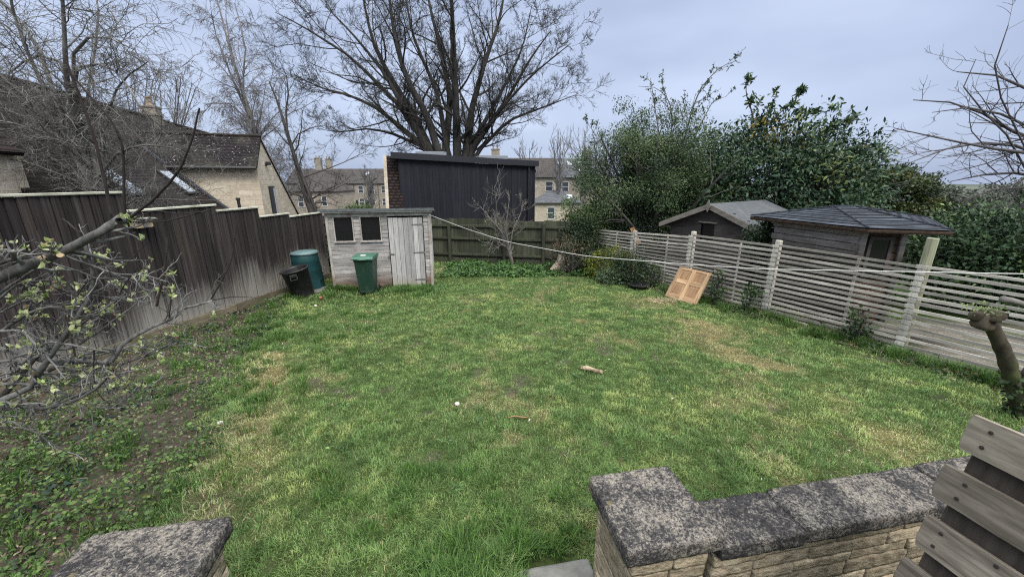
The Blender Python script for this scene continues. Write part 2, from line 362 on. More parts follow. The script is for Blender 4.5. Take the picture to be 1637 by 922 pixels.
MT['shingle'] = brick('shingle', (.035, .042, .055), (.075, .085, .105), (.012, .013, .016), .34, .036, .006, noise_amt=.35, bump=.8, bdist=.01)
MT['clad'] = M('clad', [(.3, (.009, .0095, .015)), (.7, (.017, .018, .026))], 3, (4, 4, .4), 5, .6, .1, .003, .25)
MT['clad_trim'] = flat('clad_trim', (.014, .015, .022), .5, .4)
MT['lead'] = flat('lead', (.20, .22, .25), .5, .5)
MT['white_frame'] = flat('white_frame', (.62, .64, .66), .5, .4)
MT['pane'] = flat('pane', (.05, .058, .07), .12, .6, amt=.35, nscale=2)
MT['pane_sky'] = flat('pane_sky', (.42, .47, .54), .15, .6, amt=.15, nscale=1.5)
MT['gutter'] = flat('gutter', (.018, .018, .02), .5, .4)
MT['chimney_stone'] = brick('chimney_stone', (.25, .22, .18), (.35, .315, .265), (.25, .22, .18), .35, .15, .01, noise_amt=.35)
MT['grey_render'] = M('grey_render', [(.3, (.17, .17, .175)), (.7, (.30, .30, .31))], 4, (1, 1, .4), 5, .9, .2, .01, 0)
MT['pot'] = flat('pot', (.25, .20, .155), .8, .2)
MT['bin_green'] = flat('bin_green', (.011, .036, .026), .42, .45, nscale=4, amt=.2, dirt=((.06, .08, .055), 7, .5, .75, .55))
MT['bin_lid'] = flat('bin_lid', (.045, .125, .09), .45, .45, nscale=5, amt=.2, dirt=((.12, .2, .13), 5, .5, .75, .5))
MT['sticker'] = flat('sticker', (.62, .62, .6), .6, .3)
MT['compost'] = flat('compost_green', (.010, .050, .055), .5, .4, nscale=4, amt=.25, dirt=((.06, .085, .07), 6, .55, .78, .45))
MT['compost_lid'] = flat('compost_lid', (.12, .19, .20), .45, .45, nscale=5, amt=.25, dirt=((.15, .22, .2), 5, .5, .75, .5))
MT['black_plastic'] = flat('black_plastic', (.014, .014, .016), .5, .4, nscale=6, amt=.3, dirt=((.06, .055, .048), 7, .5, .72, .6))
MT['metal'] = flat('metal', (.22, .215, .21), .5, .5, .6, dirt=((.09, .05, .03), 12, .5, .7, .6))
MT['line'] = flat('line', (.60, .59, .56), .5, .3)
MT['ball'] = flat('ball', (.30, .09, .065), .7, .3)
MT['white_bit'] = flat('white_bit', (.55, .54, .5), .8, .2)
MT['pebble'] = M('pebble', [(.3, (.09, .075, .06)), (.7, (.22, .19, .155))], 3, (1, 1, 1), 4, .9, .2, .005, .55)
MT['stick'] = M('stick', [(.3, (.22, .16, .10)), (.7, (.50, .41, .29))], 9, (1, 7, 7), 7, .9, .6, .008, .1, stain=((.12, .085, .055), 14, .5, .62, .85))
def bark(name, c0, c1, scale=10, moss=None, bumpd=.02, lich=None, var=.2):
    return M(name, [(.3, c0), (.7, c1)], scale, (1, 1, .5), 6, .92, .5, bumpd, var, stain=moss, stain2=lich)
MT['bark_big'] = bark('bark_big', (.020, .019, .019), (.056, .053, .051), 4, ((.075, .08, .055), 1.0, .5, .75, .5))
MT['bark_birch'] = bark('bark_birch', (.10, .096, .096), (.23, .22, .22), 3)
MT['bark_dark'] = bark('bark_dark', (.03, .028, .028), (.07, .065, .063), 5)
MT['bark_grey'] = bark('bark_grey', (.055, .053, .05), (.15, .145, .135), 6, ((.10, .115, .07), 2, .5, .75, .5))
MT['bark_tangle'] = bark('bark_tangle', (.085, .083, .08), (.24, .235, .225), 6, ((.05, .048, .045), 1.5, .45, .6, .8))
MT['bark_far'] = bark('bark_far', (.10, .098, .10), (.18, .175, .18), 3)
MT['bark_apple'] = bark('bark_apple', (.045, .045, .044), (.21, .21, .205), 22, ((.055, .05, .047), 5, .48, .68, .8), .006, ((.27, .29, .23), 9, .58, .75, .55), .5)
MT['shoot'] = bark('shoot', (.016, .012, .012), (.045, .036, .034), 20, None, .003, None, .3)
MT['bark_fruit'] = bark('bark_fruit', (.08, .073, .07), (.19, .18, .17), 8, ((.2, .2, .14), 4, .5, .7, .5))
MT['bark_right'] = bark('bark_right', (.05, .045, .05), (.12, .11, .115), 8)
MT['bark_moss'] = bark('bark_moss', (.035, .028, .022), (.10, .082, .06), 14, ((.08, .10, .035), 5, .45, .65, .75), .012)
MT['cut_wood'] = flat('cut_wood', (.40, .31, .20), .8, .2, amt=.3)
MT['birch_log'] = M('birch_log', [(.3, (.30, .20, .14)), (.7, (.62, .53, .45))], 6, (1, 1, 2), 6, .85, .4, .01, .1, stain=((.08, .06, .05), 5, .55, .7, .8))
MT['leaf'] = leafmat('leaf'); MT['leaf_gloss'] = leafmat('leaf_gloss', .5, .25, .15); MT['grass'] = leafmat('grass', .6, .25, .35, False)
MT['bud'] = leafmat('bud', .55, .3, .35)

# ------------------------------------------------------------------ helpers: branches and leaves
def resample(pts, rad, n):
    pts = np.asarray(pts, float); rad = np.asarray(rad, float)
    d = np.r_[0, np.cumsum(np.linalg.norm(np.diff(pts, axis=0), axis=1))]; s = np.linspace(0, d[-1], n)
    # smooth (catmull-like) by dense linear + box filter
    m = n * 8; sd = np.linspace(0, d[-1], m); P = np.stack([np.interp(sd, d, pts[:, i]) for i in range(3)], 1)
    kw = max(3, m // (len(pts) * 2)) | 1; ker = np.ones(kw) / kw
    Pp = np.stack([np.convolve(np.pad(P[:, i], kw // 2, mode='reflect', reflect_type='odd'), ker, 'valid') for i in range(3)], 1)
    return np.stack([np.interp(s, sd, Pp[:, i]) for i in range(3)], 1), np.interp(s, d, rad)

def unit(a): return a / (np.linalg.norm(a, axis=-1, keepdims=True) + 1e-9)

def spawn(P, Rd, m, t0, t1, ang, lenf, n, wob, trop, rf, rng, tip=.25, labs=None, minr=0.0, keep=1.0, taper_t=.5):
    """m children along each of the B parents: returns child polylines and radii"""
    B, k, _ = P.shape
    L_ = np.linalg.norm(np.diff(P, axis=1), axis=2).sum(1)
    t = rng.uniform(t0, t1, (B, m)); t = np.sort(t, 1)
    f = t * (k - 1); i = np.minimum(f.astype(int), k - 2); fr = (f - i)[..., None]; b = np.arange(B)[:, None]
    S = P[b, i] * (1 - fr) + P[b, i + 1] * fr; T = unit(P[b, i + 1] - P[b, i])
    r0 = (Rd[b, i] * (1 - fr[..., 0]) + Rd[b, i + 1] * fr[..., 0])
    rv = rng.normal(size=S.shape); rv = unit(rv - (rv * T).sum(-1, keepdims=True) * T)
    a = rng.uniform(ang[0], ang[1], (B, m, 1))
    D = unit(T * np.cos(a) + rv * np.sin(a)).reshape(-1, 3); S = S.reshape(-1, 3); r0 = r0.reshape(-1)
    ln = (rng.uniform(lenf[0], lenf[1], (B, m)) * (L_[:, None] if labs is None else labs) * (1 - taper_t * t)).reshape(-1)
    if keep < 1:
        s = rng.random(len(S)) < keep; S, D, r0, ln = S[s], D[s], r0[s], ln[s]
    C = np.zeros((len(S), n, 3)); C[:, 0] = S; d = D.copy(); tr = np.asarray(trop, float)
    for q in range(1, n):
        d = unit(d + rng.normal(size=d.shape) * wob + tr / (n - 1)); C[:, q] = C[:, q - 1] + d * (ln / (n - 1))[:, None]
    rr = np.maximum(r0 * rf, minr)[:, None] * np.linspace(1, tip, n)[None]
    return C, np.maximum(rr, minr * .6)

def tubes(batches, sides, rng, name, mat, parent):
    """batches of equal-length polylines -> one mesh"""
    Vs, Fs, Va = [], [], []; off = 0
    for (P, Rd), k in zip(batches, sides):
        B, n, _ = P.shape
        if B == 0: continue
        T = np.empty_like(P); T[:, 1:-1] = P[:, 2:] - P[:, :-2]; T[:, 0] = P[:, 1] - P[:, 0]; T[:, -1] = P[:, -1] - P[:, -2]; T = unit(T)
        ref = np.zeros_like(T[:, :1]); ref[..., 0] = .23; ref[..., 1] = .91; ref[..., 2] = .34
        U = unit(np.cross(T, np.broadcast_to(ref, T.shape))); W_ = np.cross(T, U)
        th = np.arange(k) * 2 * math.pi / k
        V = P[:, :, None] + Rd[:, :, None, None] * (U[:, :, None] * np.cos(th)[:, None] + W_[:, :, None] * np.sin(th)[:, None])
        idx = np.arange(B * n * k).reshape(B, n, k) + off
        a = idx[:, :-1]; b_ = np.roll(a, -1, 2); c = np.roll(idx[:, 1:], -1, 2); d = idx[:, 1:]
        Fs.append(np.stack([a, b_, c, d], -1).reshape(-1, 4)); Vs.append(V.reshape(-1, 3))
        Va.append(np.repeat(rng.random(B), n * k)); off += B * n * k
    return np_mesh(name, np.concatenate(Vs), np.concatenate(Fs), mat, parent, var=np.concatenate(Va), smooth=True)

def leaf_arrays(C, D, N, Ln, Wd, col, fold=.25):
    D = unit(D); S = unit(np.cross(D, N)); N = np.cross(S, D); Ln = np.asarray(Ln)[:, None]; Wd = np.asarray(Wd)[:, None]
    p = lambda a, b, c: C + D * Ln * a + S * Wd * b + N * Wd * c
    V = np.stack([p(0, 0, 0), p(.3, -.5, fold), p(.3, .5, fold), p(.68, -.42, fold * .6), p(.68, .42, fold * .6), p(1, 0, -.15)], 1)
    f = np.array([[0, 2, 1], [1, 2, 4], [1, 4, 3], [3, 4, 5]])
    F = (np.arange(len(C)) * 6)[:, None, None] + f[None]
    return V.reshape(-1, 3), F.reshape(-1, 3), np.repeat(col, 6, 0)

def leaves(name, mat, parent, C, D, N, Ln, Wd, col):
    V, F, t = leaf_arrays(C, D, N, Ln, Wd, col); return np_mesh(name, V, F, mat, parent, tint=t)

def pick(rng, cols, n, jit=.2, wts=None):
    cols = np.asarray(cols, float); c = cols[rng.choice(len(cols), n, p=wts)]
    return np.clip(c * (1 + rng.normal(size=(n, 1)) * jit), .003, 1)

def shrub(name, label, cat, base, rad, h, nclump, nleaf, ll, lw, cols, mat, seed, group=None, rc=.3, wts=None, bottom=.1, nbr=14, bark_='bark_dark', shape=1.0, lump=.35, droop=0.0, inner=.45):
    """bush: stems and twigs that carry leaf clumps through its volume, uneven outline"""
    rng = np.random.default_rng(seed); o = empty(name, base, 0, label, cat, group)
    u = unit(rng.normal(size=(nclump, 3))); u[:, 2] = u[:, 2]
    rr = rng.uniform(inner, 1, nclump) ** .6
    lob = 1 - lump + lump * 2 * vnoise(np.arctan2(u[:, 1], u[:, 0]) * 1.6 + 9, u[:, 2] * 2.2 + 5, 1.3, seed)
    rr = rr * lob
    cz = h * (1 + bottom) / 2; hz = h * (1 - bottom) / 2
    K = np.stack([u[:, 0] * rr * rad[0], u[:, 1] * rr * rad[1], cz + u[:, 2] * rr * hz], 1)
    K[:, 2] = np.maximum(K[:, 2], .05)
    # stems
    n0 = nbr; tgt = K[rng.choice(nclump, n0, replace=n0 > nclump)]
    t = np.linspace(0, 1, 7)[None, :, None]; st = rng.normal(size=(n0, 1, 3)) * [rad[0] * .08, rad[1] * .08, 0]
    P = st * (1 - t) + tgt[:, None] * t; P[:, :, 2] = tgt[:, None, 2] * (t[..., 0] ** .8); P[:, 1:-1] += rng.normal(size=P[:, 1:-1].shape) * .05 * min(rad)
    Rd = np.linspace(1, .25, 7)[None] * rng.uniform(.6, 1.2, (n0, 1)) * (.018 * h + .006)
    P1, R1 = spawn(P, Rd, 7, .3, 1, (.4, 1.0), (.25, .5), 5, .18, (0, 0, .2), .5, rng)
    tubes([(P, Rd), (P1, R1)], [6, 4], rng, 'branches', MT[bark_], o)
    q = rng.integers(0, nclump, nclump * nleaf)
    C = K[q] + np.clip(rng.normal(size=(len(q), 3)), -1.5, 1.5) * rc * np.array([1, 1, .8])
    C[:, 2] = np.maximum(C[:, 2], .02)
    out_ = unit((C - [0, 0, cz * .8]) / np.array([rad[0], rad[1], hz]))
    D = unit(out_ * .6 + rng.normal(size=C.shape) * .6 + [0, 0, .15 - droop]); N = unit(rng.normal(size=C.shape) * .5 + out_ * .5 + [0, 0, .8])
    base_c = pick(rng, cols, nclump, .12, wts)[q]; col = np.clip(base_c * (1 + rng.normal(size=(len(q), 1)) * .22), .003, 1)
    s = rng.uniform(.6, 1.2, len(q))
    leaves('foliage', mat, o, C, D, N, ll * s, lw * s, col)
    return o

# ------------------------------------------------------------------ ground
FX0, FY0, FDX = -5.7, 5.6, .123            # left fence line: x = FX0 + FDX*(y-FY0)
def gz(x, y):
    x = np.asarray(x, float); y = np.asarray(y, float)
    yy = np.clip(y, 1.9, 13.2)
    z = .08 - .04 * yy
    far = np.clip(y - 13.2, 0, 55); z = z - far * .085
    z = z - sstep(70, 300, y) * 3.5
    bump = (fbm(x, y, .9, 3) - .5) * .07 + (fbm(x, y, 3.1, 8) - .5) * .03
    inside = sstep(-8, -6, x) * (1 - sstep(7, 9, x)) * (1 - sstep(12, 14, y))
    return z + bump * inside
def bed_edge(y):    # right edge of the soil bed on the left
    return np.interp(y, [-2, 1.2, 2.6, 3.6, 5.0, 6.5, 8.0, 9.0, 10], [-1.7, -2.0, -2.65, -3.1, -3.75, -4.4, -5.0, -5.35, -5.6])
def masks(x, y):
    n = fbm(x, y, 1.6, 21); n2 = fbm(x, y, .8, 41); n3 = fbm(x, y, 4.5, 61)
    bed = sstep(.22, -.22, x - bed_edge(y) - (n - .5) * .9 - (n3 - .5) * .5)
    dry = sstep(.57, .70, n2 * .4 + fbm(x, y, 3.2, 77) * .6) * .7
    strip = np.exp(-((x - bed_edge(y) - .35) / .38) ** 2) * sstep(.35, .6, n) * (y < 5.2)
    rstrip = np.exp(-((x - np.interp(y, [2, 5, 7, 9], [3.3, 3.35, 3.3, 3.0])) / .55) ** 2) * sstep(.42, .62, n) * sstep(2.3, 3.2, y) * (1 - sstep(8, 9, y))
    dry = np.clip(np.maximum(dry * .75, np.maximum(strip, rstrip)), 0, 1)
    yel = sstep(.47, .66, fbm(x, y, 1.1, 5) * .45 + fbm(x, y, 4.3, 9) * .55)
    bare = sstep(.63, .72, fbm(x, y, 2.7, 101) * .6 + n3 * .4) * .8
    bare = np.maximum(bare, np.exp(-(((x - .1) / .12) ** 2 + ((y - 4.25) / .22) ** 2)))
    bare = np.maximum(bare, .8 * np.exp(-(((x + 2.25) / .3) ** 2 + ((y - 2.2) / .35) ** 2)))
    return bed, dry, yel, bare
def axis_coords(lo, a, b, hi, step, far):
    c = [np.arange(a, b + 1e-6, step)]
    l, s, v = [], step, a
    while v > lo: s *= 1.35; v -= s; l.append(v)
    r, s, v = [], step, b
    while v < hi: s *= 1.35; v += s; r.append(v)
    return np.concatenate([np.array(l[::-1]), c[0], np.array(r)])
gx = axis_coords(-900, -6.6, 8.0, 900, .07, 0); gy = axis_coords(-60, .4, 13.6, 1500, .07, 0)
GX, GY = np.meshgrid(gx, gy); GZ = gz(GX, GY)
nx, ny = len(gx), len(gy); ii = np.arange(nx * ny).reshape(ny, nx)
bed, dry, yel, bare = [a.ravel() for a in masks(GX, GY)]
xr, yr = GX.ravel(), GY.ravel()
soil = np.array([.062, .051, .042]); gcol = np.array([.040, .060, .018]); dcol = np.array([.15, .115, .055])
gc = np.repeat(gcol[None], len(xr), 0)
mixc = lambda a, b, f: a * (1 - f[:, None]) + np.asarray(b) * f[:, None]
gc = mixc(gc, dcol, dry * .8); gc = mixc(gc, soil * 1.1, bare * .8); gc = mixc(gc, soil, bed * (xr < 0))
RFX = lambda y: 4.85 - (y - 7.02) * .465       # right fence line
farw = sstep(60, 140, np.hypot(xr, yr)); gc = mixc(gc, (.075, .085, .08), farw)
neigh = (xr > RFX(yr)).astype(float) * sstep(2, 3, yr) * (yr < 14)
gravel_p = neigh * sstep(.0, .5, (xr - RFX(yr))) * sstep(7.0, 6.2, yr) * (xr < 11)
gc = mixc(gc, (.045, .085, .022), neigh * .8); gc = mixc(gc, (.16, .145, .13), gravel_p * (.45 + .5 * sstep(.35, .6, fbm(xr, yr, 1.8, 401))))
slat_shade = neigh * sstep(1.7, 1.0, xr - RFX(yr)) * sstep(5.0, 5.8, yr); gc = mixc(gc, (.022, .02, .016), slat_shade * .95)  # ground behind the slats darkened to paint the shade in their gaps
fl = fbm(xr, yr, .012, 603); fl2 = vnoise(xr, yr, .03, 607); gc = mixc(gc, (.10, .115, .09), farw * sstep(.45, .6, fl)); gc = mixc(gc, (.05, .06, .045), farw * sstep(.55, .7, fl2))
gc *= (.8 + .4 * vnoise(xr, yr, 9, 3))[:, None]
F = np.stack([ii[:-1, :-1], ii[:-1, 1:], ii[1:, 1:], ii[1:, :-1]], -1).reshape(-1, 4)
def ground_mat():
    t = NT('ground'); a = t.n('ShaderNodeAttribute', attribute_name='tint'); ob = t.coord('Object')
    f = t.noise(ob, 40, 6, .7); g = t.noise(ob, 9, 5, .6)
    c = t.mix(1.0, a.outputs['Color'], t.ramp(f, [(.3, (.55, .55, .55)), (.7, (1.5, 1.45, 1.4))]), 'MULTIPLY')
    c = t.mix(1.0, c, t.ramp(g, [(.3, (.75,) * 3), (.7, (1.2,) * 3)]), 'MULTIPLY')
    t.bump(f, .7, .02); return t.fin(c, .95, .15)
MT['ground'] = ground_mat()
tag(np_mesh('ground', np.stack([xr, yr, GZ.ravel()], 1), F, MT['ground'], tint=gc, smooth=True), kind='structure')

# ------------------------------------------------------------------ lawn grass (uncountable)
def blades(n_try, seed):
    rng = np.random.default_rng(seed)
    x0, x1, y0, y1 = -6.2, 7.2, .9, 13.3
    d = None
    X = rng.uniform(x0, x1, n_try); Y = rng.uniform(y0, y1, n_try)
    dist = np.sqrt(X ** 2 + Y ** 2 + 4.5)
    p = np.clip((2.9 / dist) ** 1.55, 0, 1)
    inside = (X > FX0 + FDX * (Y - FY0) + .05) & (np.abs(X) < 1.5 * Y + 2.0)
    # keep grass off the walls, shed and paving
    for (cx, cy, hx_, hy_, a) in SOLIDS:
        ca, sa = math.cos(a), math.sin(a); u = (X - cx) * ca + (Y - cy) * sa; v = -(X - cx) * sa + (Y - cy) * ca
        inside &= ~((np.abs(u) < hx_) & (np.abs(v) < hy_))
    bed, dry, yel, bare = masks(X, Y)
    nb = X > RFX(Y)
    gp = nb & (Y < 6.6)
    p = p * (1 - .93 * bed) * (1 - .85 * bare) * np.where(gp, .03, 1) * np.where(nb & (X < RFX(Y) + 1.3), .12, 1) * np.where(nb & (X > RFX(Y) + 3.5), .2, 1)
    s = inside & (rng.random(n_try) < p)
    return X[s], Y[s], bed[s], dry[s], yel[s], bare[s], dist[s], nb[s], rng
SOLIDS = [(.715, 1.61, .23, .23, R(10.5)), (-1.64, 1.23, .30, .26, R(10.5)), (1.8, 1.7, 1.0, .14, R(10.5)), (.27, 1.62, .20, .27, R(10.5)),
          (-3.27, 9.88, 1.17, .66, R(10.5)), (-5.05, 9.25, .6, .75, 0)]
X, Y, bd, dr, ye, ba, ds, nb, rng = blades(2300000, 11)
n = len(X)
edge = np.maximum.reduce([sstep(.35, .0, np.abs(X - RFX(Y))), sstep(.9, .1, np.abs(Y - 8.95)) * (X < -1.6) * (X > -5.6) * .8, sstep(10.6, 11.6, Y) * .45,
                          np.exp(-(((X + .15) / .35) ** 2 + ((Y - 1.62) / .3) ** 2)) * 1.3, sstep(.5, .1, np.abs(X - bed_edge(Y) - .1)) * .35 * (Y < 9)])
tuft = sstep(.5, .75, fbm(X, Y, 3.7, 131))
hgt = rng.uniform(.018, .042, n) * (1 + .7 * tuft) * (1 + 2.4 * edge) * (1 - .35 * dr)
wid = rng.uniform(.0022, .0042, n) * (ds / 2.6) ** .75 * (1 + .4 * edge)
ch_ = _hash(np.floor(X * 12), np.floor(Y * 12), 79); hgt = hgt * (.7 + .75 * ch_ ** 2)
th = ch_ * 2 * math.pi + rng.normal(size=n) * 1.1; lean = rng.uniform(.15, 1.05, n) * (1 + .3 * dr)
Dx, Dy = np.cos(th), np.sin(th); Sx, Sy = -Dy, Dx
Z = gz(X, Y) - .004
B0 = np.stack([X, Y, Z], 1); Dh = np.stack([Dx, Dy, 0 * Dx], 1); S3 = np.stack([Sx, Sy, 0 * Sx], 1); up = np.array([0, 0, 1.])
mid = B0 + up * (hgt * .62)[:, None] + Dh * (hgt * lean * .3)[:, None]; tipp = B0 + up * (hgt * (1.05 - .3 * lean))[:, None] + Dh * (hgt * lean * 1.0)[:, None]
w2 = (wid / 2)[:, None]
V = np.stack([B0 - S3 * w2, B0 + S3 * w2, mid + S3 * w2 * .85, mid - S3 * w2 * .85, tipp], 1).reshape(-1, 3)
f = np.array([[0, 1, 2], [0, 2, 3], [3, 2, 4]]); F = ((np.arange(n) * 5)[:, None, None] + f[None]).reshape(-1, 3)
g1 = np.array([.172, .275, .092]); g2 = np.array([.42, .48, .18]); g3 = np.array([.085, .165, .055]); d1 = np.array([.46, .41, .24])
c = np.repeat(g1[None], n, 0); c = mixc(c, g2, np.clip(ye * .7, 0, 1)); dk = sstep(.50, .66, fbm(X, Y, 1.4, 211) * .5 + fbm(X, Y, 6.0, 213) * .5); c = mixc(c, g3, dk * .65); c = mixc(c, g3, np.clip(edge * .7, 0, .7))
isdry = (rng.random(n) < np.clip(.025 + dr * .85, 0, .92)); c = mixc(c, d1, isdry.astype(float) * rng.uniform(.5, 1, n))
wx_, wy_ = X + .05 * vnoise(X, Y, 14, 7), Y + .05 * vnoise(X, Y, 14, 8); ch = _hash(np.floor(wx_ * 12), np.floor(wy_ * 12), 77); ch2 = _hash(np.floor(wx_ * 5), np.floor(wy_ * 5), 78)
c = c * (.74 + .32 * ch + .22 * ch2)[:, None]
c = np.clip(c * (1 + rng.normal(size=(n, 1)) * .13), .004, 1)
t5 = np.repeat(c, 5, 0).reshape(n, 5, 3); t5[:, 4] *= 1.03
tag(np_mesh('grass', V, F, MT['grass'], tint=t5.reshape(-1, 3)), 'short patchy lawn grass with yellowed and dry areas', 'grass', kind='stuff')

# ------------------------------------------------------------------ left closeboard fence
def left_fence():
    a = math.atan2(1, FDX) - math.pi / 2          # local +y runs along the fence
    o = empty('board_fence', (FX0, FY0, 0), a, 'tall dark brown feather-edge board fence with pale stepped capping and bleached foot', 'fence')
    sec = [(2.2, 4.0, 2.12), (4.0, 5.77, 2.11), (5.77, 7.27, 1.84), (7.27, 8.29, 1.73), (8.29, 9.2, 1.53), (9.2, 10.5, 1.45)]
    k = math.sqrt(1 + FDX ** 2)
    for i, (y0, y1, zt) in enumerate(sec):
        u0, u1 = (y0 - FY0) * k, (y1 - FY0) * k; g0 = .08 - .04 * y0; g1 = .08 - .04 * y1; zb = max(g0, g1) + .02
        m = MB(100 + i); nb_ = int(round((u1 - u0) / .105)); bw = (u1 - u0) / nb_
        for q in range(nb_):
            uc = u0 + (q + .5) * bw; gb = g0 + (g1 - g0) * (q + .5) / nb_
            z0 = gb + .15; 
            m.box((m.rng.uniform(-.003, .003), uc, (z0 + zt) / 2), (.016, bw * .94, zt - z0 + m.rng.uniform(-.012, .004)), rz=R(8) + m.rng.uniform(-.03, .03))
        for zr in (.25, .5, .78):
            m.box((-.06, (u0 + u1) / 2, g1 + (zt - g1) * zr + .1), (.06, u1 - u0 - .01, .07))
        p = m.build('fence_panel', MT['fence_brown'], o)
        bk = MB(150 + i); bk.prism([(-.028, u0, g0 + .15), (-.028, u1, g1 + .15), (-.028, u1, zt - .01), (-.028, u0, zt - .01)], (.008, 0, 0)); bk.build('lap_shade_sheet', MT['bark_dark'] if 'bark_dark' in MT else MT['fence_brown'], p)  # dark sheet added behind the boards to draw their lap shadows
        c = MB(200 + i); c.box((.0, (u0 + u1) / 2, zt + .018), (.075, u1 - u0 + .01, .034), bev=.006); c.build('capping', MT['cap_rail'], p)
        gb_ = MB(300 + i)
        gb_.prism([(.012, u0 + .01, g0 - .1), (.012, u1 - .01, g1 - .1), (.012, u1 - .01, g1 + .15), (.012, u0 + .01, g0 + .15)], (.03, 0, 0)); gb_.build('gravel_board', MT['gravel_board'], o)
        pm = MB(400 + i); pm.box((-.09, u0, (zt + g0 - .2) / 2), (.09, .09, zt - g0 + .15), bev=.005); pm.build('post', MT['fence_brown'], o)
    return o
left_fence()
bb = empty('timber_bracket', (FX0 + FDX * (5.86 - FY0), 5.86, 0), R(-7), 'short pale timber block fixed high on the dark fence', 'timber')
m = MB(5); m.box((.09, 0, 1.66), (.12, .24, .10), bev=.004); m.build('block', MT['stick'], bb)
m = MB(6); m.box((.10, .0, 1.735), (.18, .3, .03), bev=.004); m.build('lid_board', MT['grey_wood'], bb)
m = MB(7); m.box((.16, .0, 1.66), (.006, .06, .09)); m.build('plate', MT['metal'], bb)

# ------------------------------------------------------------------ back fence
BFd = Vector((3.39, -.61, 0)).normalized(); BFo = Vector((-2.12, 13.0, 0))
def back_fence():
    a = math.atan2(BFd.y, BFd.x)
    o = empty('rail_fence', (BFo.x, BFo.y, 0), a, 'weathered greenish board fence with three rails across the bottom of the garden', 'fence')
    post_u = [-4.7, -2.9, -1.05, .02, 1.9, 3.2, 4.8]
    for i in range(len(post_u) - 1):
        u0, u1 = post_u[i], post_u[i + 1]; g = -.44; zt = 1.06 + (.02 if i % 2 else -.02) - .008 * u0
        m = MB(500 + i); nb_ = int((u1 - u0) / .13); bw = (u1 - u0) / nb_
        for q in range(nb_): m.box((u0 + (q + .5) * bw, .03 + m.rng.uniform(0, .008), (g + .18 + zt) / 2), (bw * 1.03, .015, zt - g - .18 + m.rng.uniform(-.02, .01)), ry=m.rng.uniform(-.006, .006))
        p = m.build('fence_panel', MT['fence_green'], o)
        r = MB(550 + i)
        for zr in (-.12, .42, .84): r.box(((u0 + u1) / 2, -.015, zr), (u1 - u0 - .1, .05, .075), bev=.005)
        r.build('rails', MT['fence_green'], p)
        b = MB(580 + i); b.box(((u0 + u1) / 2, .02, g + .07), (u1 - u0 - .1, .04, .22)); b.build('gravel_board', MT['fence_green'], o)
        pm = MB(600 + i); pm.box((u0, -.03, .24), (.1, .1, 1.46), bev=.008); pm.build('post', MT['fence_green'], o)
    return o
back_fence()

# ------------------------------------------------------------------ right slatted fence
def right_fence():
    dv = Vector((-.42, .907, 0)).normalized(); p2 = Vector((4.85, 7.02, 0)); a = math.atan2(dv.y, dv.x)
    o = empty('slat_fence', (p2.x, p2.y, 0), a, 'pale horizontal slat fence of thin weathered battens along the lawn', 'fence')
    # local +x runs away from the camera, local +y to the left (garden side)
    us = [-5.95, -3.95, -1.985, 0, 1.87, 3.75, 5.6]
    tops = [(1.24, 1.2), (1.20, 1.18), (1.17, 1.17), (1.16, 1.12), (1.08, .95), (.93, .84)]
    gl = lambda u: .08 - .04 * (7.02 + .907 * u) 
    for i in range(len(us) - 1):
        u0, u1 = us[i] + .05, us[i + 1] - .05; t0, t1 = tops[i]; b0, b1 = gl(u0) + .03, gl(u1) + .03
        ns = 16 if i != 1 else 15
        m = MB(700 + i)
        for q in range(ns):
            f_ = q / (ns - 1); z0 = b0 + (t0 - .025 - b0) * f_; z1 = b1 + (t1 - .025 - b1) * f_
            dz = m.rng.uniform(-.009, .009); hh = .0205 + m.rng.uniform(-.003, .003)
            e0, e1 = u0 + m.rng.uniform(-.03, .0), u1 + m.rng.uniform(-.0, .03)
            zm = (z0 + z1) / 2 + m.rng.uniform(-.008, .008); um = (u0 + u1) / 2; x_ = m.rng.random()
            m.prism([(e0, .0, z0 - hh + dz), (um, .0, zm - hh), (e1, .0, z1 - hh - dz), (e1, .0, z1 + hh - dz), (um, .0, zm + hh), (e0, .0, z0 + hh + dz)], (0, .018, 0), var=x_)
        for uu in (u0 + (u1 - u0) * .36,):
            m.box((uu, -.012, (b0 + t0) / 2 - .02), (.035, .018, t0 - b0 - .06))
        m.build('slat_panel', MT['lath'], o)
    for i, u in enumerate(us[1:-1]):
        g = gl(u); zt = (tops[i][1] + tops[i + 1][0]) / 2
        m = MB(750 + i); ext = (.36, .36, .07, .08, .05)[i] if i != 0 else .1
        if i in (1, 0): m.tube([(u, -.075, g - .2), (u, -.075, zt + ext)], .062, 12)
        else: m.box((u, -.065, (g + zt + ext) / 2), (.09, .08, zt - g + ext), bev=.006)
        m.build('post', MT['green_post'] if i < 2 else MT['lath_post'], o)
        c = MB(780 + i); k = 16
        for q in range(k):
            z = g + .05 + (zt - g - .08) * q / (k - 1); c.box((u + c.rng.uniform(-.01, .01), .024 + c.rng.uniform(0, .004), z), (.105 + c.rng.uniform(-.01, .01), .012, .05), rx=c.rng.uniform(-.03, .03))
        c.box((u, .011, (g + zt) / 2), (.085, .01, zt - g - .02))
        c.build('joint_cover', MT['lath_post'], o)
    return o
right_fence()

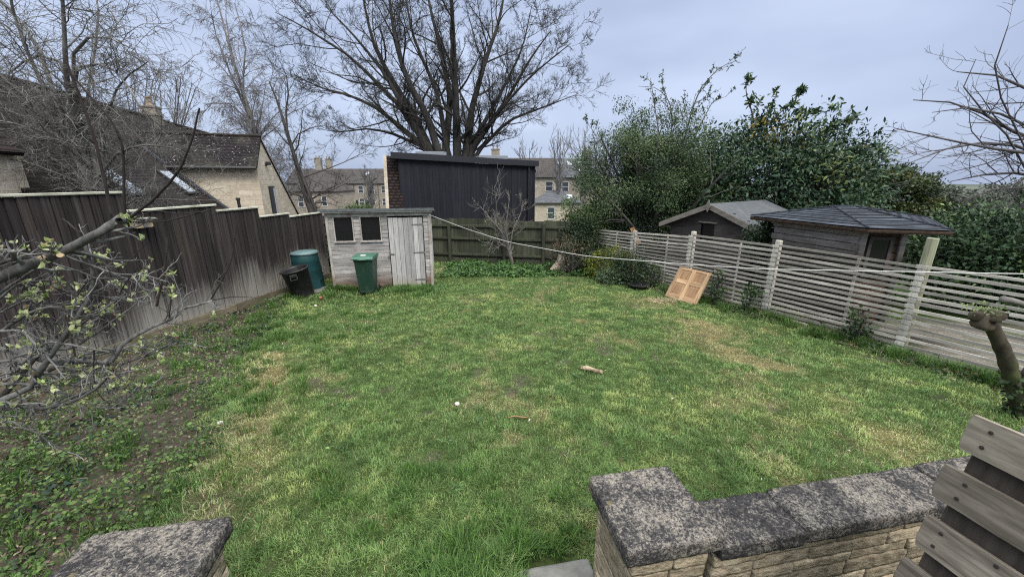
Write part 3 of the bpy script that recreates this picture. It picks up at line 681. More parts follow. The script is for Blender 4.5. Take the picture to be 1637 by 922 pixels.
# ------------------------------------------------------------------ garden shed
def garden_shed():
    o = empty('garden_shed', (-3.15, 9.22, -.31), R(10.5), 'silvery weathered timber shed with sloping felt roof and two dark windows', 'shed')
    W, D, HF, HB = 2.38, 1.35, 1.93, 1.72
    # windows at local x, z ; door on the right
    wins = [(-1.01, -.60, 1.22, 1.78), (-.42, .02, 1.22, 1.78)]; dx0, dx1 = .20, 1.0
    m = MB(900); zs = .06; ph = .093; nrow = int((HF - zs - .1) / ph)
    for r in range(nrow):
        z = zs + (r + .5) * ph; spans = [(-W / 2 + .05, dx0 - .02), (dx1 + .02, W / 2 - .05)]
        cuts = []
        for (a, b) in spans:
            segs = [(a, b)]
            for (x0, x1, z0, z1) in wins:
                if z0 - .03 < z < z1 + .03:
                    ns = []
                    for (p, q) in segs:
                        if x1 + .02 <= p or x0 - .02 >= q: ns.append((p, q)); continue
                        if p < x0 - .02: ns.append((p, x0 - .02))
                        if x1 + .02 < q: ns.append((x1 + .02, q))
                    segs = ns
            cuts += segs
        for (p, q) in cuts:
            if q - p > .01: m.box(((p + q) / 2, .006, z), (q - p, .020, ph * .87), rx=R(8), var=m.rng.random())
    for sx in (-1, 1):
        for r in range(nrow):
            z = zs + (r + .5) * ph; m.box((sx * (W / 2 - .012), D / 2, z), (.02, D, ph * 1.06), ry=R(-6) * sx)
    m.box((0, D, .9), (W, .02, 1.66))
    m.build('wall', MT['shed_board'], o)
    bk = MB(905)
    for (p, q, z0, z1) in ((-W / 2 + .04, dx0, .06, 1.2), (-W / 2 + .04, dx0, 1.8, 1.86), (-W / 2 + .04, -1.03, 1.2, 1.8), (-.58, -.44, 1.2, 1.8), (.04, dx0, 1.2, 1.8), (dx1, W / 2 - .04, .06, 1.86)): bk.box(((p + q) / 2, .02, (z0 + z1) / 2), (q - p, .008, z1 - z0))
    bk.build('lap_shade_sheet', MT['dark_wood'], o)  # added dark sheet stands in for shadow lines between cladding rows
    t = MB(910)
    for sx in (-1, 1): t.box((sx * (W / 2 - .03), -.016, HF / 2), (.06, .02, HF - .02), bev=.003)
    t.box((.0, -.02, HF - .1), (W - .12, .05, .075), bev=.004); t.box((0, -.008, HF - .03), (W, .02, .07))
    t.build('trim', MT['shed_trim'], o)
    for (x0, x1, z0, z1) in wins:
        f = MB(920); e = .018
        f.box(((x0 + x1) / 2, -.012, z1 + .008), (x1 - x0 + .05, .035, .024)); 
        f.box((x0 - .004, -.01, (z0 + z1) / 2), (.024, .03, z1 - z0)); f.box((x1 + .004, -.01, (z0 + z1) / 2), (.024, .03, z1 - z0))
        f.box(((x0 + x1) / 2, -.03, z0 - .015), (x1 - x0 + .08, .07, .03), rx=R(8), bev=.003)
        w_ = f.build('window', MT['shed_trim'], o)
        g = MB(921); g.box(((x0 + x1) / 2, .025, (z0 + z1) / 2), (x1 - x0 + .01, .006, z1 - z0 + .01)); g.build('pane', MT['dark_void'], w_)
    d = MB(930); nb_ = 7; bw = (dx1 - dx0) / nb_
    for q in range(nb_): d.box((dx0 + (q + .5) * bw, -.02, .06 + .845), (bw - .006, .022, 1.69 + d.rng.uniform(-.012, .004)), bev=.003)
    d.box(((dx0 + dx1) / 2, -.004, .9), (dx1 - dx0 - .02, .008, 1.64))
    dr_ = d.build('door', MT['shed_door'], o)
    for z in (.22, .9, 1.58):
        h = MB(940); h.prism([(dx1 + .02, -.034, z - .022), (dx1 + .02, -.034, z + .022), (dx1 - .26, -.034, z + .01), (dx1 - .26, -.034, z - .01)], (0, -.005, 0)); h.build('hinge', MT['metal'], dr_)
    l = MB(945); l.box((dx0 + .03, -.042, .88), (.13, .012, .03)); l.box((dx0 - .03, -.042, .83), (.045, .02, .055), bev=.006); l.build('latch', MT['metal'], dr_)
    b = MB(946); b.box((0, D / 2, .03), (W - .05, D - .04, .06)); b.build('floor_frame', MT['shed_trim'], o)
    r = MB(950); r.prism([(-W / 2 - .1, -.14, HF + .01), (-W / 2 - .1, D + .1, HB + .03), (-W / 2 - .1, D + .1, HB + .06), (-W / 2 - .1, -.14, HF + .045)], (W + .2, 0, 0))
    r.box((0, -.148, HF + .015), (W + .2, .012, .06))
    r.build('roof', MT['felt'], o)
    f = MB(951); f.box((0, -.12, HF - .02), (W + .12, .025, .05)); f.build('fascia', MT['shed_trim'], o)
    # dark inside
    v = MB(952); v.box((0, D / 2, .92), (W - .16, D - .16, 1.66)); v.build('interior', MT['dark_void'], o)
garden_shed()

# ------------------------------------------------------------------ wheelie bin, compost bin, dustbin
def wheelie():
    o = empty('wheelie_bin', (-3.33, 8.62, -.275), R(4), 'dark green wheelie bin with lighter lid in front of the shed', 'bin'); o.scale = (.80, .85, 1)
    b = MB(1)
    def ring(w, d, z, cy=0): return [(-w / 2, -d / 2 + cy, z), (w / 2, -d / 2 + cy, z), (w / 2, d / 2 + cy, z), (-w / 2, d / 2 + cy, z)]
    rings = []
    for w_, d_, z in ((.36, .42, .08), (.39, .45, .14), (.5, .56, .82), (.53, .59, .84), (.53, .59, .88)):
        c = .045; p = []
        for (sx, sy) in ((-1, -1), (1, -1), (1, 1), (-1, 1)):
            for k in range(4):
                a = math.atan2(sy, sx) - math.pi / 4 + k * math.pi / 6
                p.append((sx * (w_ / 2 - c) + c * math.cos(a), sy * (d_ / 2 - c) + c * math.sin(a), z))
        rings.append(p)
    n = 16; vs_ = [p for r in rings for p in r]
    fs_ = [(i * n + k, i * n + (k + 1) % n, (i + 1) * n + (k + 1) % n, (i + 1) * n + k) for i in range(len(rings) - 1) for k in range(n)] + [tuple(range(n))[::-1], tuple(range((len(rings) - 1) * n, len(rings) * n))]
    b._add(vs_, fs_); b.box((0, -.235, .5), (.30, .012, .03), bev=.004, rx=R(-4)); b.box((0, -.215, .12), (.3, .03, .05), bev=.01)
    b.build('body', MT['bin_green'], o, False)
    l = MB(2)
    prof = [(-.33, .875), (-.335, .90), (-.26, .935), (.1, .955), (.28, .945), (.30, .88)]
    for s in range(1): l.prism([(-.285, y, z) for y, z in prof], (.57, 0, 0))
    l.box((0, -.345, .885), (.22, .05, .02), bev=.006)
    lo = l.build('lid', MT['bin_lid'], o)
    s = MB(3); s.box((-.02, -.12, .951), (.14, .09, .006), rx=R(3.2)); s.build('label_patch', MT['sticker'], lo)
    h = MB(4); h.tube([(-.2, .34, .88), (.2, .34, .88)], .016, 8); h.build('handle', MT['bin_green'], o)
    for sx in (-1, 1):
        w_ = MB(5); w_.tube([(sx * .215, .22, .1), (sx * .255, .22, .1)], .1, 20); w_.build('wheel', MT['black_plastic'], o)
    a = MB(6); a.tube([(-.24, .2, .1), (.24, .2, .1)], .012, 8); a.build('axle', MT['metal'], o)
wheelie()
def compost():
    o = empty('compost_bin', (-5.06, 9.25, -.30), R(20), 'tapering teal green compost bin with pale round lid beside the fence', 'compost bin'); o.scale = (.84, .84, .95)
    b = MB(10); prof = []
    for i, (r0, r1, z0, z1) in enumerate([(.44, .425, 0, .25), (.432, .405, .25, .5), (.41, .375, .5, .74), (.38, .355, .74, .93)]):
        prof += [(r0, z0), (r0 + .003, z0 + .015), (r1, z1 - .01)]
    b.lathe([(0, 0)] + prof + [(.34, .95)], 36); b.build('body', MT['compost'], o, True)
    l = MB(11); l.lathe([(.365, .925), (.38, .93), (.385, .955), (.36, .985), (.2, 1.0), (0, 1.005)], 36); l.build('lid', MT['compost_lid'], o, True)
    h = MB(12); h.prism([(-.13, -.44, .03), (.13, -.44, .03), (.11, -.435, .25), (-.11, -.435, .25)], (0, -.035, 0)); 
    T = Matrix.Rotation(R(35), 4, 'Z'); h2 = MB(12); h2.prism([(-.14, -.46, .02), (.14, -.46, .02), (.12, -.45, .27), (-.12, -.45, .27)], (0, .08, 0), M=T); h2.build('hatch', MT['compost'], o)
compost()
def dustbin():
    o = empty('dustbin', (-4.78, 8.5, -.265), 0, 'battered open black dustbin tilting against the compost bin', 'dustbin')
    o.rotation_euler = (R(7), R(-9), R(0))
    b = MB(20); b.lathe([(0, .01), (.215, .0), (.225, .02), (.275, .63), (.295, .635), (.30, .655), (.288, .668), (.268, .655), (.262, .62), (.205, .05), (0, .045)], 36); b.build('body', MT['black_plastic'], o, True)
    for s in (1, -1):
        T = Matrix.Rotation(R(-70 if s > 0 else 110), 4, 'Z')
        h = MB(21); h.box((.295, 0, .575), (.04, .15, .07), M=T, bev=.008); h.tube([T @ Vector((.30, -.07, .55)), T @ Vector((.355, -.06, .50)), T @ Vector((.355, .06, .50)), T @ Vector((.30, .07, .55))], .011, 8); h.build('handle', MT['black_plastic'], o)
dustbin()
m = MB(30)
for (x, y, sx, sy, rz) in [(-4.7, 9.0, .75, .5, .1), (-5.45, 8.3, .5, .5, .2), (-4.35, 9.55, .5, .6, .1)]:
    m.box((x, y, .08 - .04 * y + .005), (sx, sy, .05), rz=rz, bev=.008)
tag(m.build('paving_slab', MT['paving']), 'low grey paving under the compost bin and dustbin', 'paving')

# ------------------------------------------------------------------ pine door leaning on the right fence
def leaning_door():
    # bottom edge from near-right to far-left along the fence foot; top leans on the fence
    o = empty('panel_door', (3.68, 8.06, -.24), 0, 'cut-down bare pine panel door leaning against the slat fence', 'door')
    dv = Vector((-.50, .866, 0)).normalized(); a = math.atan2(dv.y, dv.x)
    # local x = along the bottom edge (away), local z = up the leaning door
    o.rotation_euler = (Matrix.Rotation(a, 3, 'Z') @ Matrix.Rotation(R(33), 3, 'X')).to_euler()
    W, H = .80, .76
    s = MB(40); t = .035
    for x in (.05, W / 2, W - .05): s.box((x - W / 2, 0, H / 2), (.085, t, H), bev=.004)
    s.build('stile', MT['pine'], o)
    r = MB(41)
    for z, h in ((.05, .1), (H * .56, .09), (H - .03, .06)):
        for x0, x1 in ((.0925, W / 2 - .0425), (W / 2 + .0425, W - .0925)): r.box(((x0 + x1) / 2 - W / 2, 0, z), (x1 - x0, t - .002, h), bev=.003)
    r.build('rail', MT['pine_x'], o)
    for x0, x1 in ((.0925, W / 2 - .0425), (W / 2 + .0425, W - .0925)):
        for z0, z1 in ((.1, H * .56 - .045), (H * .56 + .045, H - .06)):
            p = MB(42); p.box(((x0 + x1) / 2 - W / 2, 0, (z0 + z1) / 2), (x1 - x0, .012, z1 - z0)); p.box(((x0 + x1) / 2 - W / 2, 0, (z0 + z1) / 2), (x1 - x0 - .07, .02, z1 - z0 - .07), bev=.004); p.build('panel', MT['pine_panel'], o)
leaning_door()

# ------------------------------------------------------------------ foreground stone piers and low wall
from mathutils import noise as mnoise
def rock(m, c, s, M_=None, k=5, amp=.012, fr=9.0, rnd=.25, seed=0, var=None):
    """rounded, roughened block"""
    vs_, fs_ = [], []; idx = {}
    def vert(p):
        key = tuple(round(x, 5) for x in p)
        if key in idx: return idx[key]
        q = Vector(p); e = [max(0, abs(q[i]) * 1.0) for i in range(3)]
        l = max(1e-6, (abs(q.x) ** 6 + abs(q.y) ** 6 + abs(q.z) ** 6) ** (1 / 6)); mxx = max(abs(q.x), abs(q.y), abs(q.z))
        q2 = q * (mxx / l); q = q.lerp(q2, min(1, rnd * 4))
        P = Vector((q.x * s[0] / 2, q.y * s[1] / 2, q.z * s[2] / 2)); nn = Vector((q.x / s[0], q.y / s[1], q.z / s[2])).normalized()
        w_ = (P + Vector(c) + Vector((seed * 3.1, 0, 0)))
        P += nn * (mnoise.noise(w_ * fr) * amp + mnoise.noise(w_ * fr * 3.3) * amp * .5)
        idx[key] = len(vs_); vs_.append(P + Vector(c)); return idx[key]
    kk = [max(2, min(40, int(round(s[i] / (min(s) / k))))) for i in range(3)]
    for ax in range(3):
        a1, a2 = (ax + 1) % 3, (ax + 2) % 3
        for sg in (-1, 1):
            for i in range(kk[a1]):
                for j in range(kk[a2]):
                    q = []
                    for (u, v) in ((0, 0), (1, 0), (1, 1), (0, 1)):
                        p = [0, 0, 0]; p[ax] = sg; p[a1] = -1 + 2 * (i + u) / kk[a1]; p[a2] = -1 + 2 * (j + v) / kk[a2]; q.append(vert(p))
                    fs_.append(tuple(q if sg > 0 else q[::-1]))
    m._add(vs_, fs_, M_, var)

def courses(m, x0, x1, y, z0, z1, face, rng, depth=.09, hs=(.06, .105), ws=(.2, .5)):
    """random-coursed rubble along one face; face is 'x' (runs along x) or 'y'"""
    z = z0
    while z < z1 - .03:
        h = min(rng.uniform(*hs), z1 - z); h = h if z1 - z - h > .04 else z1 - z
        x = x0
        while x < x1 - .02:
            w_ = rng.uniform(*ws); w_ = w_ if x1 - x - w_ > .08 else x1 - x
            c = ((x + w_ / 2), y + rng.uniform(-.006, .006), z + h / 2); s = (w_ - .008, depth, h - .007)
            if face == 'y': c = (c[1], c[0], c[2]); s = (s[1], s[0], s[2])
            rock(m, c, s, None, 5, .005, 14, .04, rng.random() * 30); x += w_
        z += h

def pier(loc, w_, d_, label, seed):
    o = empty('stone_pier', (loc[0], loc[1], 0), R(10.5), label, 'stone pier', 'stone piers beside the steps'); rng = random.Random(seed)
    m = MB(seed); hw, hd = w_ / 2 - .045, d_ / 2 - .045
    courses(m, -hw, hw, -hd + .04, -.05, .612, 'x', rng); courses(m, -hw, hw, hd - .04, -.05, .612, 'x', rng)
    courses(m, -hd + .05, hd - .05, -hw + .04, -.05, .612, 'y', rng, hs=(.16, .3)); courses(m, -hd + .05, hd - .05, hw - .04, -.05, .612, 'y', rng)
    m.build('masonry', MT['rubble'], o, True)
    c = MB(seed + 1); c.box((0, 0, .27), (2 * hw - .022, 2 * hd - .022, .68)); c.build('mortar_core', MT['mortar'], o)
    k = MB(seed + 2); rock(k, (0, 0, .655), (w_, d_, .088), None, 6, .006, 26, .035, seed); k.build('cap_stone', MT['lichen'], o, True)
    return o
pier((.715, 1.61), .49, .48, 'square stone pier with lichened cap at the end of the low wall', 61)
pier((-1.64, 1.23), .60, .52, 'stone pier with grey cap standing alone among the weeds', 71)
def low_wall():
    o = empty('low_wall', (.715, 1.61, 0), R(10.5), 'low rubble stone wall topped with dark lichened coping', 'wall'); rng = random.Random(5)
    m = MB(80); courses(m, .235, 2.45, -.16, -.05, .53, 'x', rng); courses(m, .235, 2.45, -.03, -.05, .53, 'x', rng); m.build('masonry', MT['rubble'], o, True)
    c = MB(81); c.box((1.34, -.095, .23), (2.2, .192, .6)); c.build('mortar_core', MT['mortar'], o)
    for i, (a, b) in enumerate(((.25, .725), (.735, 1.77), (1.78, 2.5))):
        k = MB(82 + i); rock(k, ((a + b) / 2, -.095 + .004 * i, .575 + .003 * i), (b - a, .275, .085), None, 6, .007, 24, .04, 9 + i); k.build('coping_stone', MT['lichen_dark' if i == 0 else 'lichen'], o, True)
low_wall()
m = MB(90); rock(m, (0, 0, -.012), (.46, .5, .05), None, 3, .004, 6, .05, 3)
sl = m.build('step_slab', MT['paving'], None, True); sl.location = (.30, 1.585, .012); sl.rotation_euler = (0, 0, R(10.5))
tag(sl, 'grey paving slab at the foot of the pier with cap', 'paving slab')

# ------------------------------------------------------------------ pallet-board bin on the right
def pallet_bin():
    p0 = Vector((1.615, 1.18, 0)); d = Vector((.22, -.975, 0)).normalized(); a = math.atan2(d.y, d.x); p0 = p0 - .205 * Vector((-d.y, d.x, 0))
    o = empty('pallet_bin', (p0.x, p0.y, .015), a, 'rough bin of weathered pallet boards at the patio edge', 'pallet bin')
    o.rotation_euler = (R(-8), 0, a)   # leans a little over the lawn at its foot
    # local +x towards the camera, local +y away from the lawn (to the right)
    pitch, bh = .205, .136
    for i in range(7):
        zt = 1.515 - i * pitch - (i * .004); m = MB(800 + i); x0 = .0 + (.0, -.012, .004, -.006, 0, .01, 0)[i]
        rock(m, ((x0 + 1.15) / 2, -.011, zt - bh / 2), (1.15 - x0, .021, bh), None, 2, .0025, 8, .03, i); b = m.build('board', MT['pallet'], o)
        for (x, dz) in ((.062, .035), (.058, .095), (.2, .02)):
            if x < .1 or i % 2 == 0:
                nm = MB(820 + i); nm.lathe([(0, .004), (.006, .003), (.0065, 0)], 10, M=Matrix.Translation((x, -.0215, zt - dz)) @ Matrix.Rotation(R(90), 4, 'X'))
                nm.build('nail_head', MT['nail'], b)
    for i, x in enumerate((.16, .60, 1.08)):
        m = MB(830 + i); m.box((x, .05, .74), (.13 if i else .26, .066, 1.5 if i else 1.46), bev=.005); m.build('post', MT['pallet_dark'], o)  # shadow of the board gaps is painted into the dark post colour
    m = MB(840)
    for i in range(6): m.box((.55, .55, .2 + i * .22), (1.1, .022, .14))
    for i in range(6): m.box((.02, .3, .2 + i * .22), (.022, .46, .14))
    m.build('rear_boards', MT['pallet_dark'], o)
    m = MB(841); rock(m, (.22, .20, 1.50), (.30, .25, .06), None, 3, .008, 10, .2, 2); m.build('top_block', MT['grey_wood'], o)
pallet_bin()

# ------------------------------------------------------------------ washing line
pts = [(-1.93, 9.12, 1.52), (-1.0, 8.3, 1.30), (-.1, 7.3, 1.17), (1.15, 5.96, 1.15), (2.25, 5.0, 1.23), (2.84, 4.3, 1.32), (3.6, 3.5, 1.48), (4.2, 2.95, 1.585), (5.1, 2.0, 1.80), (6.0, 1.1, 2.05)]
P_, R_ = resample(pts, [.0065] * len(pts), 60); m = MB(1); m.tube(P_.tolist(), .0045, 6); tag(m.build('washing_line', MT['line'], None, True), 'white washing line sagging from the shed corner across the garden', 'washing line')

# ------------------------------------------------------------------ neighbour's dark gabled shed
def dark_shed():
    r = Vector((.8, .6, 0)); o = empty('gabled_shed', (5.05, 9.9, -.4), math.atan2(.6, .8), 'dark gabled timber shed with grey felt roof behind the slat fence', 'shed')
    # local +x along the ridge, local y across the gable (+y = left/far side)
    hw, ez, az, Ln = 1.16, 1.62, 2.10, 3.0
    m = MB(1000)
    for q in range(13):
        z = .05 + q * .15; w2 = hw - .1 if z < ez - .1 else max(.05, (az - z) / (az - ez) * (hw - .05))
        if az - z < .08: continue
        if 1.15 < z < 1.62:
            m.box((0, (w2 + .22) / 2, z), (.022, w2 - .22, .156), ry=R(-5)); m.box((0, -(w2 + .13) / 2, z), (.022, w2 - .13, .156), ry=R(-5))
        else: m.box((0, 0, z), (.022, 2 * w2, .156), ry=R(-5))
    m.box((Ln / 2, hw - .12, .8), (Ln, .022, 1.6)); m.box((Ln / 2, -hw + .12, .8), (Ln, .022, 1.6)); m.box((Ln, 0, .8), (.022, 2 * hw - .24, 1.6))
    m.build('wall', MT['dark_wood'], o)
    v = MB(1001); v.box((.05, .045, 1.38), (.01, .37, .5)); v.build('window', MT['dark_void'], o)
    t = MB(1002); t.box((-.03, .045, 1.66), (.05, .5, .035)); t.build('window_hood', MT['barge'], o)
    rf = MB(1003)
    for s in (-1, 1): rf.prism([(-.18, s * .0, az), (-.18, s * (hw + .12), ez - .05), (-.18, s * (hw + .12), ez - .02), (-.18, 0, az + .035)], (Ln + .3, 0, 0))
    rf.build('roof', MT['felt_light'], o)
    b = MB(1004)
    for s in (-1, 1): b.prism([(-.215, s * .02, az - .10), (-.215, s * (hw + .15), ez - .17), (-.215, s * (hw + .15), ez - .05), (-.215, s * .02, az + .03)], (.03, 0, 0))
    b.build('barge_board', MT['barge'], o)
    f = MB(1005); f.prism([(-.24, 0, az - .17), (-.24, .065, az - .02), (-.24, 0, az + .14), (-.24, -.065, az - .02)], (.022, 0, 0)); f.build('finial', MT['barge'], o)
dark_shed()

# ------------------------------------------------------------------ log cabin with shingled hip roof
def log_cabin():
    o = empty('log_cabin', (0, 0, 0), 0, 'log summerhouse with dark shingled hip roof behind the slat fence', 'summerhouse')
    A, B_, Cc, Dd, E_ = (5.55, 8.15), (5.98, 6.62), (6.58, 6.5), (8.1, 8.2), (6.9, 9.3)
    g = -.22; ez = 1.50
    def face(name, a, b, mat, seed, skip=None, lap=.0):
        m = MB(seed); d = Vector((b[0] - a[0], b[1] - a[1], 0)); L_ = d.length; ang = math.atan2(d.y, d.x)
        n = 13; h = (ez - g) / n
        for i in range(n):
            z = g + (i + .5) * h; e = .11 if i % 2 == 0 else .03
            m.box((a[0] + d.x / 2, a[1] + d.y / 2, z), (L_ + (e if lap else 0), .055, h - .008), rz=ang, bev=.012)
        return m.build(name, mat, o)
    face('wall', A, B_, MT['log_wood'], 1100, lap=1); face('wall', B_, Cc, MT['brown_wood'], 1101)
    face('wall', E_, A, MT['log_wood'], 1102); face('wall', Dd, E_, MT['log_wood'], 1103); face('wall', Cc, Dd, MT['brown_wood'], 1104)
    m = MB(1110); mid = Vector(((B_[0] + Cc[0]) / 2, (B_[1] + Cc[1]) / 2, 0)); ang = math.atan2(Cc[1] - B_[1], Cc[0] - B_[0]); nrm = Vector((math.sin(ang), -math.cos(ang), 0))
    c = mid + nrm * .045
    for (dx, dz, sx, sz) in ((0, .33, .36, .05), (0, -.33, .36, .05), (-.155, 0, .05, .62), (.155, 0, .05, .62)):
        m.box((c.x + math.cos(ang) * dx, c.y + math.sin(ang) * dx, 1.02 + dz), (sx, .03, sz), rz=ang)
    w_ = m.build('window', MT['dark_wood'], o)
    m = MB(1111); m.box((c.x - nrm.x * .008, c.y - nrm.y * .008, 1.02), (.27, .012, .62), rz=ang); m.build('pane', MT['dark_void'], w_)
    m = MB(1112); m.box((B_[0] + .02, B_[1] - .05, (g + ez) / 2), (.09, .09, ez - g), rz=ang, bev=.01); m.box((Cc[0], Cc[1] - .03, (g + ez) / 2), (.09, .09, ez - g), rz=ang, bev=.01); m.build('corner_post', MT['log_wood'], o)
    # roof: eave polygon with overhang, two apex points
    ev = [Vector((5.16, 8.45, ez + .06)), Vector((5.78, 6.28, ez + .05)), Vector((7.0, 6.12, ez + .03)), Vector((8.7, 8.1, ez + .04)), Vector((7.1, 9.8, ez + .04))]
    ap = [Vector((6.35, 7.75, ez + .30)), Vector((6.75, 7.75, ez + .30))]
    t = MB(1120)
    fac = [(ev[0], ev[1], ap[0]), (ev[1], ev[2], ap[1], ap[0]), (ev[2], ev[3], ap[1]), (ev[3], ev[4], ap[1]), (ev[4], ev[0], ap[0], ap[1])]
    for f_ in fac: t._add([*f_, *[p - Vector((0, 0, .03)) for p in f_]], [tuple(range(len(f_))), tuple(range(len(f_), 2 * len(f_)))[::-1]])
    t.build('roof', MT['shingle'], o)
    # courses of shingle butts, and hip caps
    s = MB(1121)
    for f_ in fac:
        a, b = f_[0], f_[1]; c_, d_ = (f_[2], f_[3]) if len(f_) == 4 else (f_[2], f_[2])
        for q in range(1, 9):
            u = q / 9.0; p0 = a.lerp(d_, u); p1 = b.lerp(c_, u); s.tube([p0 + Vector((0, 0, .004)), p1 + Vector((0, 0, .004))], .007, 4, var=.2)
    for e, a in ((ev[0], ap[0]), (ev[1], ap[0]), (ev[2], ap[1]), (ev[3], ap[1])): s.tube([e + Vector((0, 0, .01)), a + Vector((0, 0, .012))], .016, 5)
    s.tube([ap[0], ap[1]], .03, 5)
    s.build('shingle_edges', MT['shingle'], o)
    f = MB(1122)
    for i in range(5):
        a, b = ev[i], ev[(i + 1) % 5]; f.prism([a - Vector((0, 0, .065)), b - Vector((0, 0, .065)), b - Vector((0, 0, .02)), a - Vector((0, 0, .02))], (Vector((6.7, 7.7, 0)) - (a + b) / 2).normalized() * .025)
    f.build('fascia', MT['brown_wood'], o)
    so = MB(1123); so.prism([p - Vector((0, 0, .06)) for p in ev], (0, 0, .015)); so.build('soffit', MT['brown_wood'], o)
log_cabin()

# ------------------------------------------------------------------ house to the left: stone cottage wing, lean-to, main house
def roof_quad(m, a, b, c, d, t=.05):
    a, b, c, d = map(Vector, (a, b, c, d)); n = (b - a).cross(d - a).normalized() * t
    m._add([a, b, c, d, a - n, b - n, c - n, d - n], [(0, 1, 2, 3), (7, 6, 5, 4), (0, 4, 5, 1), (1, 5, 6, 2), (2, 6, 7, 3), (3, 7, 4, 0)])
def cottage():
    al = R(19); o = empty('stone_cottage', (-8.85, 14.0, -.6), al, 'stone cottage wing with dark mossy tiled roof and steep gable', 'house')
    # local +x along the front wall to the right (corner at x=0), local +y back
    Ln, ez, rz_, ry_, by, bz = 4.6, 3.46, 4.42, .95, 6.6, .9
    m = MB(1200)
    m.prism([(0, 0, 0), (0, by, 0), (0, by, bz), (0, ry_, rz_ - .06), (0, 0, ez - .05)], (-.3, 0, 0))
    m.box((-Ln / 2 - .3, .15, ez / 2), (Ln, .3, ez)); m.build('wall', MT['stone_wall'], o)
    r = MB(1201)
    roof_quad(r, (-Ln, -.25, ez - .12), (.06, -.25, ez - .12), (.06, ry_, rz_), (-Ln, ry_, rz_), .07)
    roof_quad(r, (.03, by + .15, bz - .02), (-Ln, by + .15, bz - .02), (-Ln, ry_, rz_), (.03, ry_, rz_), .04)
    r.build('roof', MT['tile_dark'], o)
    rd = MB(1202); rd.tube([(-Ln, ry_, rz_ + .0), (.07, ry_, rz_ + .0)], .06, 8); rd.build('ridge_tiles', MT['tile_plain'], o)
    g = MB(1203); g.tube([(-3.2, -.30, ez - .17), (.05, -.30, ez - .17)], .05, 8); g.build('gutter', MT['gutter'], o)
    v = MB(1204)
    v.prism([(.035, by + .15, bz - .05), (.035, by + .15, bz + .0), (.035, ry_, rz_ - .01), (.035, ry_, rz_ - .06)], (.02, 0, 0)); v.build('verge_board', MT['grey_wood'], o)
    w_ = MB(1205); w_.box((.02, 1.5, 1.85), (.06, .78, 1.65)); wo = w_.build('window', MT['gutter'], o)
    p = MB(1206); p.box((.056, 1.72, 1.85), (.012, .2, 1.5)); p.build('pane', MT['pane_sky'], wo)
    l = MB(1207); l.box((.1, 1.25, 3.5), (.16, .18, .12), bev=.02); l.tube([(0, 1.25, 3.42), (.1, 1.25, 3.48)], .03, 6); l.build('lamp', MT['gutter'], o)
cottage()
def main_house():
    o = empty('stone_house', (-8.85, 14.0, -.6), R(19), 'long stone house with big brown tiled roof, skylights and chimney behind the tangled tree', 'house')
    # same frame as the wing: local +x to the right along its wall, ridge runs along local y towards the camera
    xe, ze, xr_, zr, y0, y1 = -.75, 1.57, -4.5, 5.32, -6.9, 10.5
    m = MB(1300); m.prism([(-1.0, y0 + .15, 0), (-8.0, y0 + .15, 0), (-8.0, y0 + .15, 1.5), (xr_, y0 + .15, zr - .12), (-1.0, y0 + .15, 1.7)], (0, .3, 0)); m.box((-1.15, (y0 - .2) / 2, .85), (.3, -y0 - .5, 1.7)); m.build('wall', MT['stone_wall'], o); m = MB(1311); m.prism([(-1.0, y1 - .4, 0), (-8.0, y1 - .4, 0), (-8.0, y1 - .4, 1.5), (xr_, y1 - .4, zr - .12), (-1.0, y1 - .4, 1.7)], (0, .3, 0))
    m.build('rear_gable', MT['stone_wall'], o); m = MB(1310); m.box((-3.85, y0 - .55, 1.7), (3.8, 1.5, 3.4)); m.build('projecting_wall', MT['stone_wall'], o)
    r = MB(1301); roof_quad(r, (xe, y0, ze), (xe, -.03, ze), (xr_, -.03, zr), (xr_, y0, zr), .07); roof_quad(r, (-3.3, -.03, 4.12), (-3.3, y1, 4.12), (xr_, y1, zr), (xr_, -.03, zr), .07)
    roof_quad(r, (-8.3, y1, ze), (-8.3, y0, ze), (xr_, y0, zr), (xr_, y1, zr), .07)
    roof_quad(r, (-1.8, y0 - 1.5, 3.35), (-1.8, y0 + .1, 3.35), (-3.9, y0 + .1, 4.8), (-3.9, y0 - 1.5, 4.8), .07)
    r.build('roof', MT['tile_red2'], o)
    rd = MB(1305); rd.tube([(xr_, y0, zr), (xr_, y1, zr)], .07, 8); rd.build('ridge_tiles', MT['tile_plain'], o)
    k = MB(1252); n = 26
    for q in range(n): f_ = (q + .5) / n; k.box((xe + (xr_ - xe) * f_ * .62, -.1, ze + (zr - ze) * f_ * .62 + .06), (.13, .16, .06), ry=R(45))
    k.build('flashing', MT['lead_dark'], o)
    for (x, y) in ((-1.95, -1.05), (-2.0, -4.0)):
        T = Matrix.Translation((x, y, ze + (xe - x) + .05)) @ Matrix.Rotation(R(45), 4, 'Y')
        f = MB(1253); f.box((0, 0, 0), (1.0, .68, .09), M=T, bev=.01); fo = f.build('skylight', MT['gutter'], o)
        p = MB(1254); p.box((0, 0, .048), (.86, .55, .012), M=T); p.build('pane', MT['pane_sky'], fo)
    fl = MB(1255); fl.tube([(-.62, -.4, 1.3), (-.62, -.4, 2.25)], .05, 8); fl.tube([(-.62, -.4, 2.25), (-.62, -.4, 2.32)], .07, 8); fl.build('flue', MT['gutter'], o)
    c = MB(1302); c.box((xr_, 4.7, 5.2), (.50, .50, 1.1)); c.box((xr_, 4.7, 5.45), (.58, .58, .08)); c.box((xr_, 4.7, 5.73), (.57, .57, .07)); ch = c.build('chimney', MT['chimney_stone'], o)
    p = MB(1303); p.lathe([(.16, 0), (.19, .05), (.15, .12), (.13, .42), (.17, .46), (.17, .52)], 14, M=Matrix.Translation((xr_, 4.7, 5.76)) @ Matrix.Diagonal((.7, .7, .7, 1))); p.build('chimney_pot', MT['pot'], ch)
main_house()

